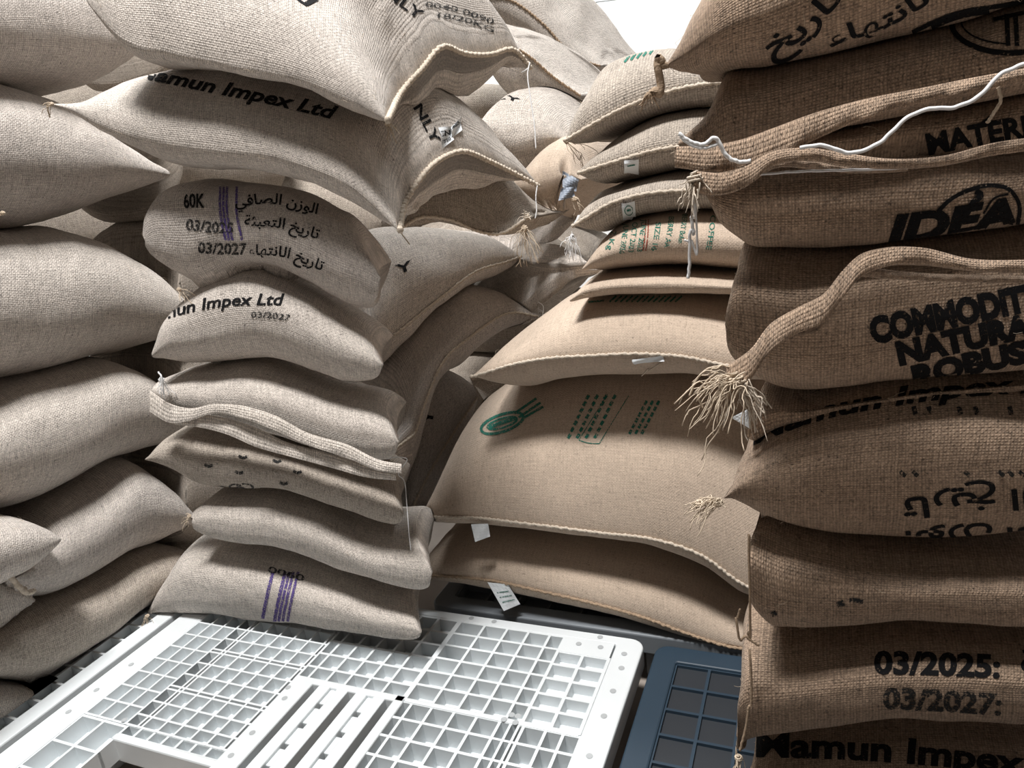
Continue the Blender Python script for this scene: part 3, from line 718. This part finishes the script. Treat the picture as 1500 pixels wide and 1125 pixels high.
# ----- loose sacks seen in the gap, ends towards the viewer
RB = B3*.9 + A3*.2
sack('M1', 'small shaded sack end tucked under the arched mouth of the second sack', 'olive', None,
     [(588, 300, 338, 334), (620, 262, 330, 318), (660, 250, 336, 322), (700, 262, 346, 338), (740, 300, 346, 340), (768, 318, 330, 322)], depth=[1.53, 1.74], back=RB, W=.22, seam=(0, 1), group=GM, q=3, p=2, dc=.02)
sack('Y1', 'bright sack with one black stencilled letter, its stitched mouth facing down right', 'pale', None,
     [(536, 372, 575, 520), (580, 350, 535, 488), (640, 342, 462, 440), (700, 340, 422, 396), (740, 344, 405, 384), (766, 368, 384, 375)], depth=[1.80, 2.1], back=B3*.4 - A3*.9, W=.45, seam=(.0, 1), group=GM, q=4, p=2.2, dc=.06)
sack('Y2', 'sack below the lettered bright sack, its mouth seam turning down beside the hollow', 'grey', None,
     [(590, 520, 830, 690), (612, 500, 740, 620), (640, 470, 600, 545), (690, 424, 540, 492), (740, 424, 500, 460), (792, 452, 474, 464)], depth=[1.84, 1.86, 1.92, 2.0, 2.08], back=B3*.4 - A3*.9, W=.45, seam=(.0, 1), group=GM, q=4, p=2.2, dc=.05)
sack('E4', 'slim pale sack leaning against the right back pile with a frayed string at its tip', 'pale', None,
     [(728, 430, 500, 470), (765, 405, 480, 445), (800, 372, 455, 415), (835, 358, 430, 395), (862, 366, 404, 385)], depth=[2.15, 1.84], back=B3*.5 - A3*.8, W=.3, group=GM, q=3, p=2.2)
sack('E3', 'slim sack rising to a knotted tip below the tan taped sack', 'grey', None,
     [(742, 396, 425, 412), (760, 350, 422, 390), (785, 318, 400, 360), (815, 300, 370, 335), (845, 292, 345, 318)], depth=[2.2, 1.98], back=B3*.5 - A3*.8, W=.3, group=GM, q=3, p=2.2)
sack('E2', 'round smooth tan sack end patched with silver tape', 'tan', None,
     [(744, 250, 300), (770, 222, 322), (800, 207, 322), (828, 212, 300), (852, 244, 282)], depth=[1.82, 1.84], back=RB, W=.45, group=GM, q=2.2, p=2.0, dc=.03)
sack('Y3', 'low sack with a black stencilled letter beside the dark hollow', 'grey', None,
     [(596, 600, 830, 760), (630, 572, 790, 690), (660, 556, 740, 640), (700, 545, 640, 580)], depth=[1.96, 2.0, 2.1], back=B3*.5 - A3*.8, W=.35, seam=(.0, 1), group=GM, q=4, p=2.2)
sack('E0', 'dark folded sack ear hanging in the hollow between the piles', 'olive', None,
     [(688, 548, 556), (705, 560, 600), (722, 590, 612), (735, 604, 612)], depth=[1.9, 1.88], back=RB, W=.12, group=GM, q=2.5, fibres=10, p=2)
sack('E1', 'sack with an arched small mouth and one black letter, beside the hanging thread', 'pale', None,
     [(690, 178, 240, 200), (715, 148, 262, 205), (745, 136, 262, 210), (785, 144, 250, 200), (815, 165, 230, 200), (838, 190, 222, 210)], depth=[1.9, 2.0], back=RB, W=.4, group=GM, q=3, p=2.2)
sack('A2', 'sack with a dark stitched edge directly below the highest back sack', 'pale', None,
     [(690, 18, 150, 40), (740, 45, 152, 62), (775, 66, 152, 82), (810, 95, 160, 112), (850, 136, 172, 140)], depth=[1.95, 2.15], back=RB, W=.35, seam=(.3, 1), group=GM, q=3, p=2.3, seam_mat=M_hembrown)
sack('D', 'highest sack at the back, its dark seam sloping down against the bright wall', 'pale', None,
     [(560, -120, 10, -60), (640, -110, 14, -40), (700, -90, 30, -8), (752, -60, 62, 2), (795, -30, 92, 34), (830, 20, 112, 72), (858, 62, 116, 90), (880, 88, 104, 97)], depth=[2.2, 2.35, 2.5], back=RB, W=.5, seam=(.25, 1), group=GM, q=3, p=2.3, seam_mat=M_hembrown)
sack('E5', 'shaded sack filling the hollow behind the lettered bright sack', 'olive', None,
     [(600, 335, 420), (660, 330, 470), (720, 340, 480), (790, 370, 470)], depth=[2.3, 2.4], back=RB, W=.4, group=GM, q=3, p=2.2)
# ----- near right pile
sack('N9', 'lowest brown sack at the bottom right corner with black lettering on top', 'brown', 'N',
     [(1085, 1118, 1262), (1110, 1108, 1272), (1180, 1098, 1275), (1280, 1086, 1275), (1400, 1084, 1280), (1520, 1090, 1290), (1650, 1100, 1300)], W=.3, group=GN, q=6, p=2.4)
sack('N8', 'brown sack printed with two black dates in the near right pile', 'brown', 'N',
     [(1080, 1050, 1114), (1096, 946, 1112), (1150, 946, 1102), (1230, 942, 1088), (1320, 934, 1082), (1420, 932, 1084), (1520, 936, 1090), (1650, 942, 1100)], W=.3, group=GN, q=12, p=2.4)
sack('N7', 'plain brown sack with small dark smudges, below the sack with the frayed tip', 'brown', 'N',
     [(1096, 745, 930), (1110, 752, 944), (1160, 780, 948), (1230, 800, 942), (1320, 812, 934), (1420, 816, 932), (1520, 816, 935), (1650, 816, 940)], W=.3, group=GN, q=14, p=2.4)
sack('N6', 'brown sack with a pointed frayed left tip and slanted lettering on top', 'brown', 'N',
     [(1060, 722, 738), (1085, 664, 762), (1130, 616, 790), (1200, 584, 808), (1300, 560, 818), (1400, 548, 822), (1500, 542, 822), (1650, 536, 822)], W=.3, group=GN, q=3, p=2.3, p_top=2.0)
sack('N6b', 'flat shaded sack with a card tip poking out, under the bold lettered sack', 'brown', 'N',
     [(1096, 578, 662), (1120, 580, 640), (1200, 584, 612), (1300, 574, 592), (1400, 562, 580), (1500, 554, 572), (1650, 548, 566)], W=.28, group=GN, q=10, p=3, off=.045, conform=False)
sack('N5', 'brown sack with bold capital lettering and a folded mouth crossing its front diagonally', 'brown', 'N',
     [(1062, 400, 552), (1078, 368, 576), (1120, 366, 592), (1200, 372, 597), (1300, 362, 586), (1400, 350, 574), (1500, 340, 565), (1650, 330, 556)], W=.3, conform=False, fat=(1.12, 1.04), group=GN, q=6, p=2.4)
sack('N4', 'brown sack with a black arched logo in the near right pile', 'brown', 'N',
     [(1030, 250, 300), (1045, 240, 340), (1080, 236, 368), (1150, 232, 374), (1240, 226, 372), (1340, 222, 360), (1440, 222, 345), (1540, 215, 330), (1650, 210, 325)], W=.3, group=GN, q=5, p=2.3)
sack('N3', 'flattened dark sack between two folded mouths in the near right pile', 'brown', 'N',
     [(1060, 208, 250), (1130, 196, 248), (1230, 180, 238), (1340, 160, 232), (1440, 145, 224), (1540, 130, 215), (1650, 120, 210)], W=.28, group=GN, q=5, p=2.3, off=.03)
sack('N2', 'brown sack with a printed ring at right and a mouth tied with white string', 'brown', 'N',
     [(992, 196, 228), (1030, 158, 240), (1066, 106, 238), (1130, 96, 224), (1230, 74, 200), (1340, 44, 178), (1440, 20, 160), (1540, 0, 140), (1650, -20, 130)], W=.3, group=GN, q=5, p=2.3)
sack('N1', 'brown sack topmost on the near right pile, its twisted corner over the gap', 'brown', 'N',
     [(972, 92, 104, 98), (990, 52, 112, 88), (1015, 0, 108, 70), (1060, -70, 104, 40), (1130, -140, 100, 10), (1230, -190, 78, -30), (1350, -230, 45, -70), (1480, -260, 16, -100), (1640, -280, -15, -120)], W=.3, group=GN, q=3, p=2.2, off=-.03)
# ----- filler sacks added behind the piles to block light and darken the gaps
W7 = ('lowest', 'second lowest', 'third lowest', 'midway up', 'third highest', 'second highest', 'highest')
for _i, (yb, yt) in enumerate(((510, 380), (385, 240), (250, 90), (100, -60))):
    sack('F%d' % _i, 'added filler sack %s behind the upper part of the two left piles' % ('lowest', 'second lowest', 'second highest', 'highest')[_i], 'olive', None,
         [(20, yt+30, yb+10), (180, yt, yb), (330, yt, yb), (460, yt+10, yb), (560, yt+30, yb-10)], depth=[2.62, 2.5], back=B3, W=.4, group='filler sacks added deep in the gap', q=6, fibres=0, nu=30, nv=16, lump=.006, fat=(.98, .96), dc=0)
for _i, (yb, yt) in enumerate(((880, 760), (770, 640), (650, 530), (540, 420), (430, 320), (330, 215), (225, 120))):
    sack('G%d' % _i, 'added filler sack %s in the hollow behind the loose middle sacks' % W7[_i], 'olive', None,
         [(520, yt+10, yb), (600, yt, yb), (700, yt, yb), (800, yt+10, yb), (870, yt+30, yb-10)], depth=[2.75, 2.8], back=B3, W=.4, group='filler sacks added deep in the gap', q=6, fibres=0, nu=30, nv=16, lump=.006, fat=(.98, .96), dc=0)
# ---------------------------------------------------------------- print, hems, strings and tags
_tc.size = 1
text('C1', 'Ltd', [(392, -26), (425, -6), (458, 15)], 17, shear=.25, weight=.03)
text('C1', 'ONLY', [(536, -22), (575, 2), (614, 30)], 15, weight=.02)
text('C1', '0040 0090', [(622, 10), (668, 18), (722, 36)], 8, M_inkworn)
text('C1', '18/20KG', [(640, 26), (680, 33), (722, 48)], 8, M_inkworn)
text('C2', 'Mamun Impex Ltd', [(196, 112), (300, 134), (400, 154), (492, 176)], 20, shear=.3, weight=.03)
text('C2', 'ONLY', [(590, 135), (612, 170), (634, 212)], 14, weight=.02)
text('C3', '60K', [(270, 305), (284, 304), (300, 304)], 20, weight=.03)
text('C3', arabic('الوزن الصافي'), [(345, 303), (400, 299), (464, 314)], 15, weight=.02)
text('C3', '03/2025', [(272, 336), (305, 340), (342, 342)], 16, M_inkworn, weight=.03)
text('C3', arabic('تاريخ التعبئة'), [(358, 330), (410, 334), (466, 350)], 15, weight=.015)
text('C3', '03/2027', [(290, 370), (325, 372), (362, 372)], 16, M_inkworn, weight=.03)
text('C3', arabic('تاريخ الانتهاء'), [(364, 372), (415, 376), (472, 396)], 15, weight=.015)
for x in (323, 328, 333, 347): stroke('C3', [(x, 274), (x, 310), (x + 8, 352)], 3.5, M_purple, 'woven_stripe')
text('C4', 'Mamun Impex Ltd', [(206, 480), (282, 457), (340, 448), (417, 447)], 17, shear=.25, weight=.02)
text('C4', '03/2027', [(368, 465), (395, 466), (425, 470)], 9, M_inkworn)
text('C6', 'Mamun Impex Ltd', [(540, 770), (490, 748), (430, 730), (370, 722)], 13, M_inkworn, shear=.25)
text('C6', arabic('تاريخ'), [(372, 716), (345, 712), (316, 712)], 11, M_inkworn)
for a in ((300, 680), (345, 690), (350, 668), (400, 674), (430, 690), (410, 706)): stroke('C6', [a, (a[0]+6, a[1]+3), (a[0]+12, a[1]+1)], 4, M_inkworn)
for x, w_ in ((400, 5), (418, 5), (424, 4), (430, 4), (437, 4)): stroke('C8', [(x, 838), (x - 12, 890), (x - 20, 938)], w_, M_purple, 'woven_stripe')
text('C8', '0060', [(392, 838), (420, 845), (445, 852)], 9, M_inkworn)
text('Y1', 'Y', [(582, 402), (606, 394)], 14)
text('Y3', 'Y', [(632, 624), (636, 600)], 14)
text('E1', 'LY', [(726, 147), (745, 146), (760, 152)], 7)
# greenish and tan sacks of the right back pile
for i in range(5): stroke('Q1', [(915 + i*9, 92 - i*3), (922 + i*9, 82 - i*2.5)], 3.2, M_green)
for s_, x, y0, y1 in (('2 Kg', 893, 338, 366), ('JUNE 2026', 911, 328, 371), ('OCT 2023', 924, 326, 369), ('JUNE 2023', 937, 322, 368), ('SIZE 16', 958, 326, 367), ('BERRY AA', 977, 318, 362), ('BERRY Bolun', 997, 314, 356), ('COFFEE', 1038, 316, 366)):
    text('Q4', s_, [(x + 3, y0), (x, (y0 + y1)/2), (x - 4, y1)], 8, M_green, upv=(1, 0.05), weight=.01)
for x in (946, 950): stroke('Q4', [(x, 322), (x - 1, 345), (x - 4, 367)], 1.6, M_red)
stroke('Q6', [(742, 456), (775, 448), (812, 443)], 2.5, M_green); stroke('Q6', [(862, 443), (885, 441)], 2.5, M_green)
for i in range(13): stroke('Q6', [(893 + i*8, 443), (903 + i*8, 434)], 2.5, M_green)
el = [(736 + 31*math.cos(t_) , 620 + 13*math.sin(t_) - 9*math.cos(t_)) for t_ in np.linspace(0, 2*math.pi, 22)]
stroke('Q7', el, 4, M_green); el = [(736 + 22*math.cos(t_), 620 + 7*math.sin(t_) - 6*math.cos(t_)) for t_ in np.linspace(0, 2*math.pi, 18)]
stroke('Q7', el, 3, M_green); stroke('Q7', [(716, 627), (736, 619), (756, 613)], 6, M_green)
for a, b_ in (((754, 606), (786, 584)), ((760, 612), (792, 590)), ((768, 612), (796, 596))): stroke('Q7', [a, b_], 3.5, M_green)
for k in range(4):
    x = 832 + k*13
    for j in range(7): stroke('Q7', [(x + j*4.5, 642 - j*9.5), (x + j*4.5 + 4, 636 - j*9.5)], 4.5, M_green)
stroke('Q7', [(848, 645), (890, 578)], 1.2, M_green); stroke('Q7', [(878, 650), (921, 580)], 1.2, M_green); stroke('Q7', [(848, 645), (862, 649), (878, 650)], 1.2, M_green)
for k in range(3):
    x = 922 + k*9
    for j in range(6): stroke('Q7', [(x + j*4.5, 636 - j*8.5), (x + j*4.5 + 3, 630 - j*8.5)], 4, M_green)
# near right pile
text('N1', arabic('تاريخ'), [(1128, 84), (1180, 52), (1236, -4)], 30, weight=.02)
text('N1', arabic('الانتهاء'), [(1215, 66), (1300, 38), (1376, -6)], 24, weight=.02)
text('N1', arabic('الوزن'), [(1250, -10), (1290, -26), (1330, -50)], 30, weight=.02)
stroke('N1', [(1330, 52), (1400, 22), (1480, 8), (1560, -10)], 12, M_ink)
el = [(1478 + 84*math.cos(t_), 36 + 42*math.sin(t_)) for t_ in np.linspace(math.pi*1.15, math.pi*.15, 26)]
stroke('N2', el, 8); el = [(1478 + 70*math.cos(t_), 33 + 32*math.sin(t_)) for t_ in np.linspace(math.pi*1.1, math.pi*.5, 14)]
stroke('N2', el, 2.5)
for x in (1474, 1487): stroke('N2', [(x, 22), (x + 2, 68)], 7)
stroke('N2', [(1455, 30), (1500, 20)], 6)
text('N3', 'MATERIAL', [(1360, 226), (1430, 212), (1560, 190)], 30, weight=.04)
stroke('N3', [(1432, 186), (1450, 172)], 4)
text('N4', 'IDEA', [(1298, 357), (1390, 345), (1490, 328)], 40, shear=.3, weight=.055)
stroke('N4', [(1368, 315), (1392, 292), (1420, 278), (1450, 272), (1478, 278), (1492, 298), (1490, 332)], 6)
stroke('N4', [(1412, 318), (1424, 298), (1436, 284), (1428, 280)], 9)
stroke('N4', [(1440, 312), (1456, 290), (1476, 284)], 3)
stroke('N4', [(1362, 364), (1430, 362), (1480, 350), (1520, 336)], 8)
text('N5', 'COMMODITY', [(1277, 502), (1400, 476), (1532, 448)], 36, weight=.065)
text('N5', 'NATURAL', [(1317, 533), (1420, 510), (1536, 486)], 32, weight=.065)
text('N5', 'ROBUSTA', [(1340, 566), (1450, 540), (1576, 514)], 30, weight=.065)
text('N6', 'Mamun Impex Ltd', [(1104, 652), (1180, 622), (1300, 596), (1430, 580), (1590, 572)], 26, shear=.25, weight=.035)
text('N6', arabic('تاريخ التعبئة'), [(1660, 712), (1500, 716), (1322, 730)], 30, weight=.02)
text('N6', arabic('الوزن الصافي'), [(1660, 770), (1500, 772), (1326, 778)], 24, weight=.02)
for x in (1318, 1336, 1412, 1462, 1476, 1492): stroke('N6', [(x, 690), (x + 8, 697)], 6, M_inkworn)
for x in (1338, 1360, 1404, 1428, 1478): stroke('N6', [(x, 596), (x + 3, 608)], 7, M_inkworn)
stroke('N7', [(1226, 886), (1236, 882)], 9, M_inkworn); stroke('N7', [(1244, 878), (1264, 880)], 7, M_inkworn); stroke('N7', [(1130, 900), (1137, 896)], 7, M_inkworn)
text('N8', '03/2025:', [(1280, 986), (1370, 988), (1464, 992)], 32, weight=.04)
text('N8', '03/2027:', [(1292, 1036), (1380, 1040), (1466, 1046)], 30, M_inkworn, weight=.04)
text('N8', arabic('تاريخ'), [(1495, 970), (1560, 972), (1630, 974)], 30, weight=.02)
text('N9', 'Mamun Impex Ltd', [(1108, 1108), (1240, 1112), (1400, 1124), (1600, 1150)], 36, weight=.035)
# folded mouths
nd = lambda x, y, o=0.0: float(plane_depth(x, y, 'N')) + o
def rib(S, st, o=-.035, **k): ribbon(S, [(x, a, b_, nd(x, (a+b_)/2, o)) for x, a, b_ in st], mat=M['brown'], **k)
rib('N2', [(990, 214, 244), (1040, 212, 250), (1085, 204, 248), (1130, 188, 234), (1190, 166, 206), (1260, 146, 176), (1350, 128, 152), (1430, 112, 134), (1540, 92, 112)], o=-.028, seed=1)
rib('N4', [(1016, 250, 282), (1060, 252, 284), (1095, 240, 272), (1130, 222, 244), (1180, 216, 234), (1240, 224, 242), (1300, 232, 246), (1380, 228, 242), (1460, 208, 226), (1560, 196, 214)], o=-.05, seed=2, wav=.003)
rib('N4', [(1055, 262, 284), (1100, 248, 268), (1135, 232, 246), (1190, 232, 246), (1250, 240, 252), (1330, 240, 250)], o=-.036, seed=5)
rib('N5', [(1066, 536, 588), (1100, 512, 556), (1130, 474, 514), (1170, 450, 488), (1208, 430, 472), (1236, 396, 436), (1262, 372, 406), (1300, 362, 390), (1350, 362, 388), (1420, 378, 396), (1520, 380, 400), (1620, 380, 400)], o=-.052, seed=3)
rib('N5', [(1120, 498, 512), (1160, 470, 494), (1205, 450, 478), (1215, 440, 462)], o=-.040, seed=8)
rib('N5', [(1260, 388, 404), (1310, 396, 408), (1400, 402, 412), (1520, 404, 414)], o=-.036, seed=9)
cd = lambda x, y, o=0.0: float(plane_depth(x, y, 'C')) + o
def ribc(S, st, o=-.02, **k): ribbon(S, [(x, a, b_, cd(x, (a+b_)/2, o)) for x, a, b_ in st], mat=M['lip'], **k)
ribc('C5', [(219, 572, 604), (250, 592, 620), (280, 598, 616), (310, 592, 606), (350, 594, 612), (400, 608, 630), (450, 634, 652), (510, 652, 672), (556, 674, 690), (588, 680, 694)], o=-.035, seed=4, label='pale upper fold of the mouth')
ribc('C5', [(255, 610, 622), (290, 606, 626), (330, 612, 636), (372, 626, 654), (420, 648, 668), (480, 664, 684), (540, 682, 700), (580, 690, 704)], o=-.027, seed=6, label='pale lower fold of the mouth')
# strings and frayed ends
def hd(S, x, y, o=-.006):
    h_ = hit(SACKS[S], x, y)
    return (float((h_ - CAM) @ fw) + o) if h_ is not None else None
string('C1', [(776, 92, 1.78), (773, 108, 1.775), (778, 150, 1.77), (783, 185, 1.77), (785, 218, 1.77)], .0016)
string('C1', [(776, 98, 1.78), (768, 104, 1.78), (764, 106, 1.78)], .0016)
string('C2', [(787, 272, 1.74), (785, 292, 1.735), (786, 308, 1.735), (784, 320, 1.735)], .0016)
string('C2', [(588, 342, 1.30), (594, 350, 1.30), (600, 358, 1.30)], .0012, M_tassel)
tassel('C2', 76, 152, cd(76, 152, -.06), (-1, -.1), 8, .02, knot=.005)
string('C2', [(76, 152, cd(76, 152, -.065)), (70, 160, cd(70, 160, -.065)), (73, 172, cd(73, 172, -.06))], .0015, M_tassel)
tassel('C1', 568, 182, 1.23, (.7, .6), 8, .02)
tassel('C5', 236, 556, cd(236, 556, -.02), (.2, 1), 12, .03, M_string, knot=.009, name='white_string_knot')
string('C5', [(232, 545, cd(232, 545, -.03)), (238, 560, cd(238, 560, -.045)), (240, 578, cd(240, 578, -.045))], .002)
string('C5', [(505, 648, 1.50), (520, 652, 1.49), (535, 664, 1.49), (560, 672, 1.49), (590, 670, 1.5), (596, 672, 1.5), (584, 696, 1.5), (592, 704, 1.5), (596, 740, 1.5), (600, 790, 1.5), (602, 806, 1.5)], .0010)
tassel('C7', 277, 756, cd(277, 756, .0), (-.3, .3), 10, .02)
tassel('C3', 262, 424, cd(262, 424, .01), (1, .3), 6, .03)
tassel('L5', 34, 864, nd(34, 864) * 0 + float(plane_depth(34, 864, 'L')) - .02, (-.3, -1), 8, .02, M_hem, knot=.012)
string('L5', [(4, 830, float(plane_depth(4, 830, 'L')) - .03), (16, 846, float(plane_depth(16, 846, 'L')) - .03), (30, 862, float(plane_depth(30, 862, 'L')) - .03), (50, 866, float(plane_depth(50, 866, 'L')) - .02)], .006, M_hem, 'seam_knot')
tassel('L7', 216, 902, float(plane_depth(216, 902, 'L')) - .01, (-.1, .7), 8, .018)
tassel('L8', 92, 1010, float(plane_depth(92, 1010, 'L')) - .0, (1, 0), 6, .015)
tassel('L2', 4, 312, float(plane_depth(4, 312, 'L')) - .05, (-.4, -.4), 5, .02)
tassel('M1', 768, 334, 1.62, (.3, 1), 22, .05, knot=.012)
tassel('M1', 772, 318, 1.64, (-.1, -.6), 16, .02, M_hem, knot=.014)
tassel('Q1', 830, 208, 1.5, (1, .2), 10, .05)
tassel('E2', 842, 292, 1.74, (.4, .6), 10, .02, knot=.012)
tassel('E4', 838, 345, 1.62, (0, 1), 16, .04, M_string, knot=.006)
tassel('Y2', 792, 456, 1.95, (-.1, 1), 5, .03, M_string, r=.0006)
string('Y2', [(788, 442, 1.92), (796, 450, 1.92), (794, 464, 1.92), (788, 472, 1.92)], .0012)
string('Q6', [(950, 538), (940, 548), (925, 556)], .0012, M_hem); string('Q6', [(968, 530), (950, 541), (928, 550)], .0012, M_hem)
string('N1', [(975, 98, nd(975, 98, -.03)), (965, 106, nd(965, 106, -.03)), (967, 122, nd(967, 122, -.03)), (960, 133, nd(960, 133, -.03)), (950, 141, nd(950, 141, -.03))], .0042, M_hembrown, 'twisted_corner')
tassel('N1', 952, 140, nd(952, 140, -.03), (-.8, .4), 10, .012, M_hembrown, knot=.004)
z_ = lambda p, o=-.06: [(x, y, nd(x, y, o)) for x, y in p]
string('N2', z_([(994, 196), (1008, 206), (1030, 212), (1052, 206), (1060, 222), (1082, 237), (1100, 236)], -.048), .0022)
string('N2', z_([(996, 200), (1010, 211), (1032, 217), (1052, 211)], -.048), .0018)
string('N2', z_([(1172, 217), (1200, 213), (1250, 224), (1290, 208), (1330, 172), (1360, 160), (1400, 157), (1440, 136), (1462, 112), (1490, 98), (1560, 80)], -.058), .0021)
string('N2', z_([(1462, 128), (1466, 145), (1456, 165), (1446, 180)], -.055), .0016, M_tassel)
string('N4', z_([(1110, 256), (1160, 252), (1220, 250), (1290, 248), (1330, 246)], -.045), .0014)
string('N4', z_([(1016, 278), (1018, 300), (1013, 322), (1016, 340), (1010, 356), (1010, 380), (1008, 408)], -.05), .0018)
string('N4', z_([(1018, 300), (1020, 330), (1012, 352), (1003, 352)], -.05), .0012)
tassel('N4', 1018, 262, nd(1018, 262, -.05), (-.2, .8), 26, .02, M_hem, knot=.013)
tassel('N5', 1078, 556, nd(1078, 556, -.055), (-.7, .25), 46, .055, M_tassel, knot=.016)
tassel('N5', 1085, 560, nd(1085, 560, -.055), (.5, .6), 24, .035, M_hem, knot=.012)
string('N5', z_([(1058, 535), (1030, 545), (1018, 560), (1010, 580)], -.05), .0012, M_tassel); string('N5', z_([(1050, 545), (1032, 562), (1022, 580), (1030, 598)], -.05), .0012, M_tassel)
tassel('N6', 1052, 736, nd(1052, 736, -.02), (-1, .05), 26, .035, M_tassel, knot=.010)
tassel('N6', 1024, 738, nd(1024, 738, -.02), (-1, .3), 10, .018, M_tassel, knot=.009)
tassel('N8', 1082, 1110, nd(1082, 1110, -.0), (-.2, 1), 14, .02, M_tassel, knot=.008)
string('N7', z_([(1078, 905), (1080, 920), (1092, 932), (1112, 946)], -.01), .0017, M_hembrown); string('N7', z_([(1084, 892), (1080, 905)], -.01), .0014, M_hembrown)
string('N7', z_([(1098, 790), (1097, 805), (1098, 860), (1096, 930)], -.008), .0018, M_hembrown, 'edge_stitching')
string('N8', z_([(1098, 952), (1100, 990), (1096, 1040), (1084, 1100)], -.008), .0018, M_hembrown, 'edge_stitching')
string('N6b', z_([(1099, 575), (1099, 600), (1097, 640)], .03), .0018, M_hembrown, 'edge_stitching')
# tags
t1 = tag_('C2', [(640, 188), (660, 187), (662, 206), (647, 219)], label='torn white paper label'); text(t1, 'CN', [(642, 201), (660, 198)], 8, M_ink)
text(t1, '7720', [(647, 212), (661, 205)], 5, M_ink)
t2 = tag_('C2', [(658, 188), (675, 170), (674, 192), (660, 204)], label='folded half of the torn label'); text(t2, 'NUMBER', [(659, 193), (674, 180)], 7, M_ink)
t3 = tag_('Q2', [(915, 235), (936, 232), (935, 252), (914, 253)], label='small white tag'); stroke(t3, [(919, 243), (930, 241)], 1.5, M_green)
t4 = tag_('Q3', [(911, 297), (930, 293), (931, 319), (912, 322)], label='white tag with a round stamp')
stroke(t4, [(921 + 6*math.cos(a), 308 + 7*math.sin(a)) for a in np.linspace(0, 6.28, 16)], 1.2, M_green); stroke(t4, [(918, 308), (924, 307)], 3, M_green)
tag_('Q6', [(926, 525), (970, 520), (974, 527), (930, 533)], label='folded white tag')
tag_('Q7', [(690, 768), (715, 767), (718, 786), (696, 794)], label='crumpled white tag', d=hd('Q7', 702, 752))
t5 = tag_('Q8', [(714, 853), (744, 856), (762, 885), (738, 895)], label='tilted white tag', d=hd('Q8', 728, 846))
for k in range(3): stroke(t5, [(728 + k*4, 868 + k*7), (750 + k*4, 865 + k*6)], 1.2, M_green)
tag_('E2', [(824, 250), (848, 263), (844, 281), (824, 274)], 'tape_patch', M_tape, 'crumpled silver tape', d=hd('E2', 822, 250, -.012), fold=.006); tag_('E2', [(822, 276), (840, 273), (842, 288), (818, 294)], 'tape_patch', M_tape, d=hd('E2', 822, 262, -.012), fold=.006)
tag_('N6b', [(1071, 612), (1100, 597), (1100, 600), (1099, 628)], 'paper_card', d=nd(1090, 612, .03), label='protruding corner of a pale card')
bpy.data.objects.remove(_to); bpy.data.curves.remove(_tc)
